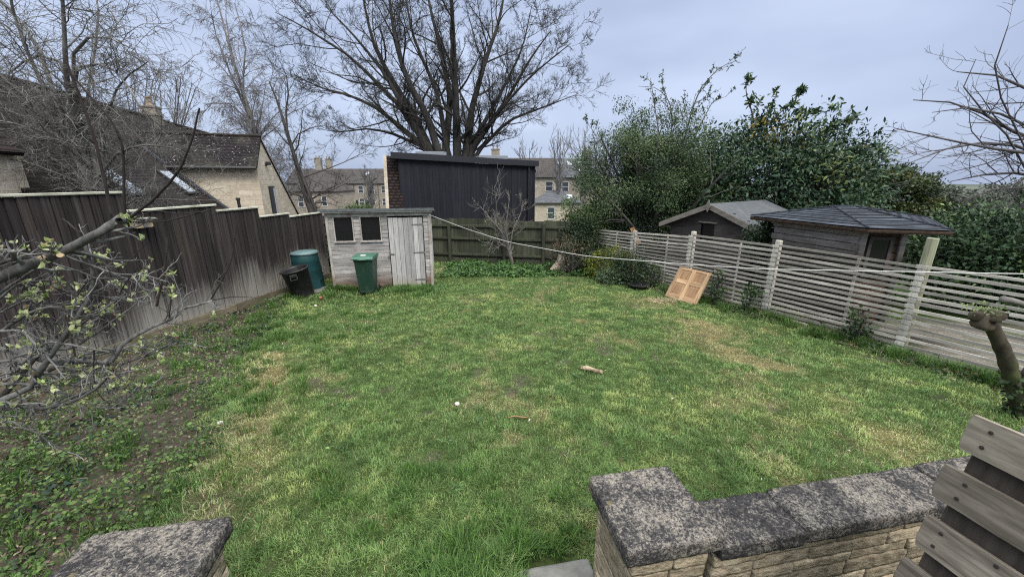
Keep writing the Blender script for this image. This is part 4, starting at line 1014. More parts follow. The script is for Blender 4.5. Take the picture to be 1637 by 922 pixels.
# ------------------------------------------------------------------ house behind with black clad dormer
def dormer_house():
    o = empty('dormer_house', (-4.3, 15.0, -.9), R(13), 'low tiled house with big black board-clad dormer behind the back fence', 'house')
    # local x along the black face (receding right), y back
    Ln = 5.35; zt0, zt1 = 3.96, 3.72
    m = MB(1400); n = 44
    for i in range(n):
        x = .12 + (Ln - .12) * (i + .5) / n; zt = zt0 + (zt1 - zt0) * x / Ln
        m.box((x, .02 + (i % 2) * .012, (zt + .2) / 2), ((Ln - .12) / n * (1.0 if i % 2 == 0 else .96), .03, zt - .2))
    m.box((Ln, 2, 2), (.05, 4, 3.8)); m.box((.1, 2, 2), (.05, 4, 3.8)); m.build('cladding', MT['clad'], o)
    t = MB(1401); t.prism([(-.16, -.16, zt0 + .0), (Ln + .12, -.16, zt1), (Ln + .12, -.16, zt1 + .17), (-.16, -.16, zt0 + .19)], (0, .06, 0)); t.prism([(-.16, -.16, zt0 + .19), (Ln + .12, -.16, zt1 + .17), (Ln + .12, 4.2, zt1 + .19), (-.16, 4.2, zt0 + .21)], (0, 0, .035))
    t.build('dormer_roof', MT['clad_trim'], o)
    p = MB(1405); p.tube([(Ln - .25, -.05, 0), (Ln - .25, -.05, zt1)], .05, 8); p.build('downpipe', MT['clad_trim'], o)
    for x in (1.3, 3.7):
        s = MB(1402); s.box((x, .6, zt0 + (zt1 - zt0) * x / Ln + .27), (1.15, .9, .12)); so = s.build('skylight', MT['lead'], o)
        q = MB(1403); q.box((x, .6, zt0 + (zt1 - zt0) * x / Ln + .335), (1.0, .75, .012)); q.build('pane', MT['pane_sky'], so)
    r = MB(1404); roof_quad(r, (-.36, -.75, .6), (.16, -.75, .6), (.16, .5, zt0 + .12), (-.36, .5, zt0 + .12), .06); roof_quad(r, (Ln + .2, 4, .6), (-.36, 4, .6), (-.36, .5, zt0 + .1), (Ln + .2, .5, zt1 - .1), .06)
    r.build('roof', MT['tile_brown'], o)
    w_ = MB(1406); w_.prism([(-.48, -.72, 0), (-.48, 4, 0), (-.48, 4, .55), (-.48, .5, zt0 + .15), (-.48, -.74, .55)], (.12, 0, 0)); w_.build('gable_parapet', MT['far_stone_pale'], o); w_ = MB(1407); w_.box((Ln / 2, -.1, .3), (Ln, .2, .62)); w_.build('wall', MT['far_stone_pale'], o)
dormer_house()

# ------------------------------------------------------------------ terraced houses beyond
def add_window(o, x, y, z, w_, h, mat='pane', bars=1):
    f = MB(7); e = .07
    for (cx, cz, sx, sz) in ((x, z + h / 2, w_ + .1, e), (x, z - h / 2, w_ + .1, e), (x - w_ / 2, z, e, h), (x + w_ / 2, z, e, h), (x, z, w_, .06)): f.box((cx, y - .03, cz), (sx, .06, sz))
    fo = f.build('window', MT['white_frame'], o)
    p = MB(8); p.box((x, y - .008, z), (w_, .012, h)); p.build('pane', MT[mat], fo)
def gable_house(name, label, loc, rz, Ln, D, eh, rh, wall, roof, wins, chim=(), group=None, skylights=(), doors=(), sky_mat='pane_sky', pipes=()):
    o = empty(name, loc, rz, label, 'house', group)
    m = MB(1500); m.box((Ln / 2, D / 2, eh / 2), (Ln, D, eh))
    for x in (0, Ln - .2): m.prism([(x, 0, eh), (x, D, eh), (x, D / 2, eh + rh - .08)], (.2, 0, 0))
    m.build('wall', MT[wall], o)
    r = MB(1501); roof_quad(r, (-.15, -.3, eh - .15), (Ln + .15, -.3, eh - .15), (Ln + .15, D / 2, eh + rh), (-.15, D / 2, eh + rh), .1); roof_quad(r, (Ln + .15, D + .3, eh - .15), (-.15, D + .3, eh - .15), (-.15, D / 2, eh + rh), (Ln + .15, D / 2, eh + rh), .1)
    r.build('roof', MT[roof], o)
    g = MB(1502); g.tube([(-.1, -.34, eh - .16), (Ln + .1, -.34, eh - .16)], .07, 6)
    for x in pipes: g.tube([(x, -.1, 0), (x, -.1, eh - .2)], .055, 6)
    g.build('gutter', MT['gutter'], o)
    for wd in wins: add_window(o, *wd)
    for (x, z, w_, h) in doors:
        d = MB(9); d.box((x, -.02, z), (w_, .06, h)); d.build('door', MT['clad_trim'], o)
    sl = math.atan2(rh, D / 2)
    for (x, v) in skylights:
        T = Matrix.Translation((x, -.3 + (D / 2 + .3) * v, eh - .15 + (rh + .15) * v + .07)) @ Matrix.Rotation(sl, 4, 'X')
        s = MB(10); s.box((0, 0, 0), (.85, 1.15, .1), M=T); so = s.build('skylight', MT['lead'], o); p = MB(11); p.box((0, 0, .055), (.68, .95, .012), M=T); p.build('pane', MT[sky_mat], so)
    for (x, w_, h, mt) in chim:
        c = MB(12); c.box((x, D / 2, eh + rh + h / 2 - .5), (w_, .8, h + 1)); c.box((x, D / 2, eh + rh + h), (w_ + .14, .95, .16)); co = c.build('chimney', MT[mt], o)
        for q in range(2): 
            pp = MB(13); pp.lathe([(.16, 0), (.13, .1), (.13, .5), (.16, .55)], 10, M=Matrix.Translation((x + (q - .5) * w_ * .5, D / 2, eh + rh + h + .08))); pp.build('chimney_pot', MT['pot'], co)
    return o
TG = 'terraced stone houses beyond the back fence'
W1 = [(x, 0, z, 1.2, 1.7) for x in (3.0, 6.4, 11.2, 15.0, 18.6, 21.4, 24.4, 28.6, 31.5) for z in (4.9, 1.9)]
gable_house('terraced_house', 'far terrace of stone houses under one long slate roof left of the black dormer', (-56.5, 100, -4.9), R(-1), 38, 9, 6.5, 3.5, 'far_stone', 'slate_brown', W1, ((25.0, 1.6, 1.6, 'chimney_stone'), (6.5, 1.6, 2.6, 'chimney_stone'), (9.2, 1.4, 2.4, 'chimney_stone')), TG, skylights=((19.6, .66),), doors=((17.0, 1.2, 1.1, 2.2), (20.0, 1.2, 1.1, 2.2), (26.4, 1.2, 1.1, 2.2)), pipes=(13.2, 16.9, 23.0))
# nearer wing with hipped red-brown roof
def hip_house(name, label, loc, rz, Ln, D, eh, rh, wall, roof, wins, skylights=(), cat='house'):
    o = empty(name, loc, rz, label, cat, TG); m = MB(1600); m.box((Ln / 2, D / 2, eh / 2), (Ln, D, eh)); m.build('wall', MT[wall], o)
    i = min(D / 2, Ln / 2 - .3); r = MB(1601); e = .3; z = eh - .05; A, B_, C_, D_ = [Vector(p) for p in ((-e, -e, z), (Ln + e, -e, z), (Ln + e, D + e, z), (-e, D + e, z))]; P, Q = Vector((i, D / 2, eh + rh)), Vector((Ln - i, D / 2, eh + rh))
    r._add([A, B_, C_, D_, P, Q], [(0, 1, 5, 4), (1, 2, 5), (2, 3, 4, 5), (3, 0, 4), (3, 2, 1, 0)]); r.build('roof', MT[roof], o)
    g = MB(1602); g.tube([(-e, -e - .03, z - .03), (Ln + e, -e - .03, z - .03)], .06, 6); g.build('gutter', MT['gutter'], o)
    for wd in wins: add_window(o, *wd)
    for (x, v) in skylights:
        sl = math.atan2(rh + .05, D / 2 + e); T = Matrix.Translation((x, -e + (D / 2 + e) * v, z + (rh + .05) * v + .05)) @ Matrix.Rotation(sl, 4, 'X')
        s = MB(10); s.box((0, 0, 0), (.8, 1.0, .08), M=T); so = s.build('skylight', MT['lead'], o); p = MB(11); p.box((0, 0, .046), (.66, .85, .012), M=T); p.build('pane', MT['pane_sky'], so)
    return o
hip_house('hipped_house', 'stone house with hipped brown roof between the cottage gable and the far terrace', (-39.5, 70, -5.0), R(-6), 8.2, 8, 5.45, 3.3, 'far_stone', 'slate_brown', [(2.2, 0, 3.6, 1.0, 1.7), (4.2, 0, 3.6, 1.0, 1.7), (6.6, 0, 3.7, .9, 1.6)])
gable_house('terraced_house', 'brown roofed stone house partly hidden by the black dormer and big tree', (-3.6, 62, -4.6), R(1), 10.5, 8, 7.45, 2.9, 'far_stone_pale', 'slate_brown', [(3.0, 0, 5.95, 1.1, 1.45), (6.2, 0, 5.95, 1.1, 1.45), (9.4, 0, 5.95, 1.1, 1.45)], ((1.0, 1.3, 1.3, 'chimney_stone'),), TG)
gable_house('terraced_house', 'pale stone house with slate roof and four skylights right of the black dormer', (6.95, 62.2, -4.6), R(1), 8.5, 8, 7.4, 2.85, 'far_stone_pale', 'slate', [(1.35, 0, 5.9, 1.0, 1.45), (4.6, 0, 5.8, 1.1, 1.4)], ((5.3, 1.5, 1.2, 'grey_render'),), TG, skylights=((.75, .74), (2.35, .72), (4.1, .70), (3.6, .36)), pipes=(.25, 3.9))
hip_house('rear_extension', 'low stone extension with hipped slate roof in front of the pale stone house', (3.3, 56, -4.4), R(1), 6.6, 5.0, 3.65, 1.6, 'far_stone_pale', 'slate', [(2.3, 0, 2.15, 1.0, 1.6)], skylights=((5.0, .45),), cat='extension')
gable_house('terraced_house', 'grey gabled house roof showing above the conifer on the right', (34.0, 46, -5.2), R(-24), 10, 8, 5.2, 3.2, 'far_stone', 'slate', [(3, 0, 4, 1, 1.4)], ((1.6, 1.2, 1.2, 'chimney_stone'),), TG)
gable_house('terraced_house', 'grey gabled house roof just right of the laurel crown', (30.0, 50, -4.6), R(50), 8, 8, 5.0, 3.4, 'far_stone', 'slate_brown', [(3, 0, 4, 1, 1.4)], ((6, 1.4, 1.3, 'chimney_stone'),), TG)
def greenhouse():
    o = empty('garden_shelter', (3.7, 13.6, -.45), R(-20), 'pale sheet-roofed garden shelter half hidden behind the slat fence', 'shelter')
    r = MB(1); roof_quad(r, (-.7, -.6, 1.25), (1.5, -.6, 1.25), (1.5, .4, 1.62), (-.7, .4, 1.62), .02); r.build('roof', MT['pane_sky'], o)
    w_ = MB(2); w_.box((.4, .1, .6), (2.0, .9, 1.2)); w_.build('wall', MT['grey_wood'], o)
    p = MB(3); p.box((.55, -.65, 1.42), (.06, .04, .62), ry=R(48)); p.build('verge_strip', MT['white_frame'], o)
greenhouse()
m = MB(4); m.box((3.45, 10.75, .80), (.11, .03, .5), ry=R(-28), rz=R(-20)); tag(m.build('loose_plank', MT['pine_panel'], None), 'short brown plank poking up behind the far slat fence', 'plank')

# ------------------------------------------------------------------ trees
CAMH = 2.3; TH = R(15.7)
def at(px, py, Y):                 # point seen at a place in the photograph, set at its real depth Y
    x = (px - 818.5) / 616; v = -(py - 461) / 616; dy = math.cos(TH) + v * math.sin(TH); dz = -math.sin(TH) + v * math.cos(TH); k = Y / dy
    return (x * k, Y, CAMH + dz * k)
def leaders(tr, rng, base, depth, n, spread=2.0):
    Ps, Rs = [], []
    for pl, r0, r1 in tr:
        dy = rng.uniform(-spread, spread); pts = [at(x, y, depth + dy * (i / max(1, len(pl) - 1))) for i, (x, y) in enumerate(pl)]
        if base is not None: pts = [base] + pts; 
        P, Rr = resample(pts, np.linspace(r0, r1, len(pts)), n); Ps.append(P); Rs.append(Rr)
    return np.array(Ps), np.array(Rs)

def big_tree():
    rng = np.random.default_rng(4); Y0 = 26; zb = float(gz(-3.4, Y0)); bx = at(732, 252, Y0)[0]
    o = empty('bare_tree', (0, 0, 0), 0, 'huge spreading bare tree with many upright limbs behind the black dormer', 'tree')
    base = (bx, Y0, zb + 1.4)
    tr = [([(689, 243), (664, 190), (634, 140), (600, 80), (584, 20), (575, -60)], .36, .06),
          ([(702, 247), (682, 182), (649, 125), (630, 60), (622, -10), (610, -90)], .34, .06),
          ([(710, 247), (721, 160), (704, 76), (688, 15), (672, -70)], .36, .07),
          ([(731, 250), (729, 171), (725, 76), (722, 0), (718, -110)], .40, .08),
          ([(744, 250), (752, 182), (775, 99), (800, 30), (812, -60)], .36, .06),
          ([(752, 243), (782, 201), (816, 150), (850, 90), (880, 50)], .26, .04),
          ([(758, 248), (813, 192), (873, 170), (925, 150)], .20, .025), ([(752, 243), (790, 185), (850, 120), (912, 70)], .22, .03), ([(686, 240), (640, 170), (560, 90), (480, 40), (440, 20)], .26, .03),
          ([(683, 238), (642, 205), (607, 175), (560, 152), (515, 142), (470, 120)], .26, .03),
          ([(690, 242), (630, 214), (590, 205), (540, 212), (505, 205)], .18, .02),
          ([(680, 230), (649, 178), (610, 110), (560, 50), (520, 10)], .28, .04),
                    ([(715, 240), (700, 150), (660, 60), (640, -50)], .28, .05),
          ([(755, 230), (800, 150), (835, 80), (850, 10)], .22, .035)]
    P0, R0 = leaders(tr, rng, base, Y0, 14, 3.5)
    B = [(P0, R0)]
    R0 = R0 * np.linspace(1.0, .62, R0.shape[1])[None]
    P1, R1 = spawn(P0, R0, 15, .25, 1.0, (.45, 1.0), (.20, .42), 10, .15, (0, 0, .4), .42, rng, .16, taper_t=.35)
    P2, R2 = spawn(P1, R1, 10, .15, 1.0, (.5, 1.1), (.24, .44), 7, .2, (0, 0, .25), .42, rng, .3, minr=.011, taper_t=.3)
    P3, R3 = spawn(P2, R2, 7, .12, 1.0, (.4, 1.0), (.35, .65), 5, .22, (0, 0, .25), .55, rng, .45, minr=.0075)
    P4, R4 = spawn(P3, R3, 3, .1, 1.0, (.3, .9), (.5, .9), 3, .15, (0, 0, .2), .7, rng, .6, minr=.0055)
    T = MB(3); T.tube([(bx, Y0, zb - .3), (bx, Y0, zb + .6), base], [1.15, .95, .85], 14); T.build('trunk', MT['bark_big'], o, True)
    tubes([(P0, R0), (P1, R1), (P2, R2), (P3, R3), (P4, R4)], [8, 5, 4, 3, 3], rng, 'crown', MT['bark_big'], o)
big_tree()

def simple_tree(name, label, seed, base, tr, depth, mat, lv, group=None, trunk_r=None, spread=1.0, n0=12, sides=(7, 5, 4, 3)):
    """traced leaders + levels of twigs; lv = list of spawn keyword tuples"""
    rng = np.random.default_rng(seed); o = empty(name, (0, 0, 0), 0, label, 'tree', group)
    P, Rr = leaders(tr, rng, base, depth, n0, spread); B = [(P, Rr)]; cur = (P, Rr)
    for (m_, t0, ang, lenf, n, wob, trop, rf, tip, minr) in lv:
        cur = spawn(cur[0], cur[1], m_, t0, 1.0, ang, lenf, n, wob, trop, rf, rng, tip, minr=minr); B.append(cur)
    tubes(B[:1], [sides[0]], rng, 'trunk', MT[mat], o); tubes(B[1:], list(sides[1:len(B)]), rng, 'crown', MT[mat], o)
    return o, B, rng
simple_tree('birch_tree', 'tall slender birch with drooping fine twigs behind the cottage', 8, (-15.2, 25, -2.0),
            [([(415, 235), (400, 180), (383, 130), (365, 70), (350, 10), (340, -25)], .13, .02), ([(375, 100), (360, 40), (362, -10)], .05, .015), ([(395, 165), (360, 110), (330, 85)], .05, .012), ([(402, 190), (380, 150), (362, 100), (345, 60), (338, 20)], .07, .02), ([(385, 135), (395, 90), (385, 40), (375, 5)], .06, .02), ([(405, 200), (370, 165), (340, 160), (322, 185)], .06, .015), ([(410, 215), (420, 170), (425, 130)], .05, .015)], 25, 'bark_birch',
            [(24, .08, (.5, 1.1), (.14, .30), 7, .12, (0, 0, .1), .36, .3, .012), (11, .15, (.3, .9), (.35, .7), 6, .15, (0, 0, -.9), .5, .4, .0085), (5, .1, (.3, .9), (.4, .8), 4, .2, (0, 0, -1.2), .6, .5, .007)])
simple_tree('bare_tree', 'thin dark leaning bare tree between birch and huge tree', 9, (-9.6, 20.5, -1.6),
            [([(495, 335), (482, 290), (468, 240), (455, 200), (445, 165), (430, 130)], .16, .03), ([(470, 250), (455, 190), (462, 150), (458, 120)], .07, .02), ([(462, 225), (490, 205), (520, 200)], .05, .012), ([(478, 285), (510, 275), (545, 262), (590, 240)], .05, .012), ([(490, 320), (540, 300), (560, 290)], .04, .01)], 20.5, 'bark_dark',
            [(11, .3, (.4, 1.0), (.2, .4), 6, .15, (0, 0, .1), .45, .3, .011), (6, .15, (.3, .9), (.4, .7), 5, .18, (0, 0, -.2), .5, .4, .008), (3, .2, (.4, 1), (.4, .8), 4, .2, (0, 0, 0), .6, .4, .007)])
# tangled tree behind the left fence
TLs = .72
TL = [([(150, 300), (125, 200), (105, 130), (104, 60), (98, -30)], .10, .03), ([(145, 290), (95, 190), (70, 90), (30, 30), (-20, -20)], .09, .025), ([(150, 290), (110, 95), (135, 60), (165, 55), (215, 80)], .06, .012),
      ([(140, 280), (60, 170), (0, 120), (-60, 90)], .08, .02), ([(130, 260), (50, 100), (20, 20), (10, -40)], .06, .02), ([(160, 300), (170, 190), (190, 130), (235, 100)], .05, .012), ([(130, 250), (140, 150), (160, 30), (150, -30)], .05, .015),
      ([(150, 295), (190, 240), (240, 230), (290, 240)], .05, .012), ([(140, 290), (80, 250), (20, 240), (-40, 260)], .06, .015), ([(105, 100), (60, 85), (20, 110), (0, 140)], .05, .012), ([(110, 110), (170, 100), (200, 130), (225, 170)], .04, .01),
      ([(150, 300), (120, 230), (40, 200), (-20, 190)], .05, .012)]
simple_tree('tangled_tree', 'dense tangled bare tree spilling over the dark board fence', 12, (-8.2, 8.0, -.3), [(p, a * TLs, b * TLs) for p, a, b in TL], 8.1, 'bark_tangle',
            [(20, .15, (.5, 1.3), (.18, .42), 7, .2, (0, 0, -.05), .36, .25, .0065), (9, .12, (.5, 1.2), (.35, .75), 6, .25, (.1, 0, -.35), .5, .4, .0045), (4, .15, (.5, 1.1), (.35, .7), 4, .25, (0, 0, -.2), .6, .5, .0034)], spread=1.5)
# bare trees far behind
BG = 'bare trees far behind the houses'
def far_tree(label, seed, px, ptop, pw, depth, rr=.12):
    rng = np.random.default_rng(seed); b = at(px, 300, depth); tr = []
    for k in range(6):
        f_ = rng.uniform(-1, 1); tr.append(([(px + f_ * 5, 285), (px + f_ * pw * .4, (ptop + 285) / 2 + 8), (px + f_ * pw, ptop + abs(f_) * 25 + rng.uniform(0, 12))], rr, .03))
    simple_tree('distant_tree', label, seed, (b[0], depth, float(gz(b[0], depth))), tr, depth, 'bark_far',
                [(10, .25, (.3, .7), (.2, .4), 5, .12, (0, 0, .5), .5, .3, .025), (7, .2, (.3, .8), (.35, .6), 4, .15, (0, 0, .4), .6, .4, .018)], BG, spread=1.5, n0=8, sides=(5, 4, 3))
far_tree('distant bare tree left of the birch above the cottage roof', 31, 275, 112, 40, 40); far_tree('distant bare tree beside the chimney of the big house', 32, 222, 105, 35, 42)
far_tree('pale distant bare tree right of the huge tree', 33, 893, 205, 22, 58); far_tree('pale distant bare tree above the grey chimney', 34, 935, 198, 24, 60, .1); far_tree('pale distant bare tree touching the evergreen bush', 35, 970, 205, 22, 62, .1)
far_tree('distant bare tree low behind the black dormer', 36, 845, 225, 28, 48); far_tree('distant bare tree before the far terrace', 37, 590, 262, 34, 46, .08)
far_tree('small distant bare tree over the conifer', 39, 1432, 255, 22, 60, .08)

# bare branches reaching in on the right, tree stands outside the picture
simple_tree('fruit_tree', 'bare tree arching thin branches into the right side over the hedge', 14, (10.9, 6.6, -.2),
            [([(1760, 280), (1700, 235), (1640, 225), (1598, 195), (1540, 165), (1460, 160)], .05, .007), ([(1740, 300), (1690, 250), (1600, 240), (1520, 225), (1430, 205)], .045, .006), ([(1740, 310), (1640, 275), (1560, 280), (1520, 290)], .04, .006), ([(1730, 290), (1680, 170), (1635, 135), (1580, 115), (1530, 115)], .04, .007),
             ([(1740, 300), (1660, 240), (1580, 225), (1500, 240), (1455, 260)], .04, .006), ([(1650, 200), (1580, 175), (1530, 170), (1490, 180)], .025, .005), ([(1750, 320), (1650, 300), (1590, 300), (1540, 320)], .03, .005), ([(1598, 195), (1550, 165), (1533, 130), (1560, 95)], .016, .005), ([(1580, 115), (1595, 80), (1612, 40)], .014, .005)], 6.6, 'bark_right',
            [(12, .25, (.4, 1.1), (.12, .3), 6, .14, (0, 0, .15), .5, .35, .0042), (6, .15, (.4, 1.1), (.3, .6), 4, .2, (0, 0, .2), .6, .5, .0032)], spread=.7)

# small bare fruit tree in front of the back fence
o_, B_, rng_ = simple_tree('young_fruit_tree', 'small grey bare fruit tree in front of the back fence', 15, (.02, 12.1, -.42),
            [([(818, 412), (806, 385), (800, 372)], .045, .032), ([(815, 400), (802, 370), (780, 345), (768, 330)], .028, .008), ([(815, 400), (808, 365), (812, 335), (815, 315)], .026, .007), ([(812, 395), (775, 375), (755, 362)], .02, .007), ([(815, 400), (820, 365), (832, 345), (836, 320)], .022, .007), ([(806, 372), (795, 345), (793, 320), (790, 300)], .018, .005)], 12.1, 'bark_fruit',
            [(10, .3, (.5, 1.2), (.25, .5), 7, .18, (0, 0, .55), .5, .35, .0065), (6, .15, (.4, 1.0), (.4, .8), 5, .2, (0, 0, .6), .6, .5, .005)], spread=.45)
E_ = B_[2][0][:, -1]; k = len(E_); s = rng_.random(k) < .12
leaves('buds', MT['bud'], o_, E_[s], rng_.normal(size=(s.sum(), 3)) + [0, 0, 1], rng_.normal(size=(s.sum(), 3)), np.full(s.sum(), .05), np.full(s.sum(), .03), pick(rng_, [(.32, .28, .12), (.3, .33, .16)], s.sum()))

# near fruit tree reaching in from the left
def apple():
    rng = np.random.default_rng(16); o = empty('apple_tree', (-3.75, 1.75, 0), 0, 'knotted grey fruit tree with opening buds reaching in from the left', 'tree')
    bs = Vector((-3.75, 1.75, 0))
    Y0 = 2.15
    tr = [([(-160, 560), (-60, 480), (0, 445), (60, 418), (120, 395), (165, 368), (190, 348)], .05, .026, 2.1), ([(190, 350), (207, 352)], .024, .02, 2.1),
          ([(-150, 700), (-40, 670), (0, 640), (45, 625), (62, 590), (100, 535), (128, 490), (142, 455), (140, 420), (128, 385)], .034, .011, 2.2),
          ([(-80, 640), (0, 640), (75, 652), (120, 640), (160, 618), (178, 600)], .02, .008, 2.0),
          ([(60, 600), (110, 575), (175, 580), (195, 545), (240, 520), (275, 508), (290, 492), (318, 484), (340, 478)], .024, .009, 2.4),
          ([(-60, 560), (0, 530), (50, 500), (90, 490), (120, 510), (160, 500), (195, 475)], .016, .006, 2.2), ([(-60, 600), (0, 580), (60, 560), (110, 560), (150, 535), (210, 490), (250, 455)], .016, .005, 2.3),
          ([(0, 470), (40, 440), (90, 405), (140, 425), (180, 440), (230, 440), (265, 450)], .012, .005, 2.15), ([(-30, 500), (30, 455), (85, 450), (110, 455), (120, 475)], .010, .005, 2.2),
          ([(100, 600), (150, 590), (200, 600), (240, 560), (290, 545), (330, 555)], .012, .004, 2.4), ([(60, 590), (120, 620), (180, 600), (235, 590)], .012, .005, 2.3), ([(-40, 690), (20, 670), (70, 690), (120, 720)], .012, .005, 2.0),
          ([(-40, 610), (20, 600), (80, 545), (150, 560), (178, 565)], .014, .006, 2.1), ([(-40, 420), (0, 395), (40, 405), (80, 400)], .009, .004, 2.0), ([(-40, 530), (30, 525), (70, 560), (100, 600)], .012, .005, 2.0),
          ([(-60, 690), (0, 634), (49, 566), (95, 543), (114, 513), (125, 490), (144, 452)], .030, .011, 2.25), ([(-60, 545), (0, 556), (80, 572), (175, 581), (190, 547), (213, 537)], .026, .016, 2.4), ([(-30, 655), (23, 647), (76, 649), (152, 623)], .022, .009, 2.1),
          ([(163, 596), (197, 581), (243, 562), (273, 543), (310, 540)], .011, .004, 2.45), ([(87, 421), (152, 446), (213, 444), (243, 452)], .009, .004, 2.2), ([(100, 540), (140, 509), (178, 482), (200, 468)], .013, .006, 2.35), ([(-40, 585), (20, 575), (70, 600), (130, 590)], .016, .007, 2.25),
          ([(0, 500), (50, 478), (100, 492), (150, 470), (190, 478)], .010, .004, 2.3), ([(-30, 620), (30, 612), (90, 622), (150, 650), (190, 655)], .014, .005, 2.2), ([(49, 566), (40, 520), (60, 480), (50, 450)], .011, .004, 2.2), ([(120, 600), (180, 625), (230, 618), (255, 600)], .010, .004, 2.4)]
    Ps, Rs = [], []
    for pl, r0, r1, Y in tr:
        pts = [at(x, y, Y + rng.uniform(-.06, .06)) for (x, y) in pl]; P, Rr = resample(pts, np.linspace(r0, r1, len(pts)) * .66, 22)
        P += np.cumsum(rng.normal(size=P.shape) * .0022, 0) ; Rr = Rr * (1 + rng.normal(size=22) * .05); Ps.append(P - np.array(bs)); Rs.append(Rr)
    P0, R0 = np.array(Ps), np.array(Rs)
    P1, R1 = spawn(P0, R0, 14, .2, 1, (.5, 1.2), (.12, .36), 8, .22, (0, 0, .2), .5, rng, .4, minr=.0034)
    P2, R2 = spawn(P1, R1, 4, .2, 1, (.5, 1.2), (.25, .6), 6, .25, (0, 0, .3), .6, rng, .5, minr=.0022)
    t = MB(1); t.tube([(0, 0, -.1), (.02, .02, .5), (-.03, .05, 1.0), (.02, .1, 1.5)], [.1, .08, .07, .055], 10); 
    t.tube([(0, 0, .7), Vector(at(-160, 560, 2.1)) - bs], [.06, .05], 8); t.tube([(0, 0, .5), Vector(at(-150, 700, 2.2)) - bs], [.05, .034], 8); t.build('trunk', MT['bark_apple'], o, True)
    tubes([(P0, R0), (P1, R1), (P2, R2)], [10, 6, 5], rng, 'branches', MT['bark_apple'], o)
    # dark upright shoots
    sh = [([(178, 342), (152, 228), (126, 152), (110, 108), (105, 88)], .008, .004), ([(199, 340), (197, 228), (180, 190), (144, 152), (112, 112)], .007, .003), ([(205, 350), (250, 315), (292, 268), (308, 225), (320, 172)], .008, .004), ([(207, 355), (260, 357), (310, 345), (345, 334)], .005, .0025), ([(207, 352), (245, 335), (290, 340), (330, 335)], .004, .002),
          ([(338, 478), (352, 455), (370, 420), (379, 365), (381, 350)], .0055, .003), ([(250, 490), (262, 440), (268, 395), (266, 380)], .006, .0035), ([(120, 570), (105, 500), (135, 450), (200, 420), (235, 385)], .005, .002), ([(150, 560), (150, 620), (165, 640)], .005, .0025), ([(270, 508), (272, 470), (255, 430)], .004, .002), ([(190, 470), (210, 440), (230, 415)], .004, .002), ([(60, 420), (66, 385), (60, 368)], .005, .003), ([(130, 390), (125, 370), (110, 355), (100, 350)], .007, .004), ([(340, 480), (375, 475), (410, 478)], .0035, .0015), ([(300, 560), (340, 575), (375, 600)], .0025, .0012)]
    Ps, Rs = [], []
    for pl, r0, r1 in sh:
        P, Rr = resample([at(x, y, 2.15 if pl[0][0] < 260 else 2.4) for x, y in pl], np.linspace(r0, r1, len(pl)), 18); Ps.append(P + np.cumsum(rng.normal(size=P.shape) * .0012, 0) - np.array(bs)); Rs.append(Rr)
    S0 = np.array(Ps), np.array(Rs); S1 = spawn(S0[0], S0[1], 7, .2, 1, (.6, 1.1), (.015, .045), 4, .15, (0, 0, .3), .7, rng, .8, minr=.0022)
    tubes([S0, S1], [7, 5], rng, 'shoots', MT['shoot'], o)
    # cut ends
    for (px, py) in ((96, 408), (66, 412)): 
        c = MB(5)
        p = Vector(at(px, py, 2.06)) - bs; c.lathe([(0, .002), (.015, .002), (.017, -.006)], 12, M=Matrix.Translation(p) @ Matrix.Rotation(R(70), 4, 'X') @ Matrix.Rotation(R(25), 4, 'Y'), sy=.75)
        c.build('pruning_cut', MT['cut_wood'], o)
    # bud clusters: rosettes of small pale leaves
    ends = np.concatenate([P1[:, -1], P2[:, -1]]); drc = unit(np.concatenate([P1[:, -1] - P1[:, -3], P2[:, -1] - P2[:, -3]])); s = rng.random(len(ends)) < .15; ends, drc = ends[s], drc[s]
    q = np.repeat(np.arange(len(ends)), 7); n = len(q); D = unit(drc[q] * .7 + rng.normal(size=(n, 3)) * .65 + [0, 0, .35]); sz = rng.uniform(.5, 1.25, len(ends))[q] * rng.uniform(.7, 1.2, n)
    leaves('buds', MT['bud'], o, ends[q] + rng.normal(size=(n, 3)) * .003, D, unit(drc[q] + rng.normal(size=(n, 3)) * .4), (.031 * sz), .016 * sz, pick(rng, [(.34, .40, .17), (.44, .48, .26), (.50, .52, .36), (.22, .30, .09), (.34, .2, .15)], n, .15, [.35, .3, .15, .13, .07]))
apple()

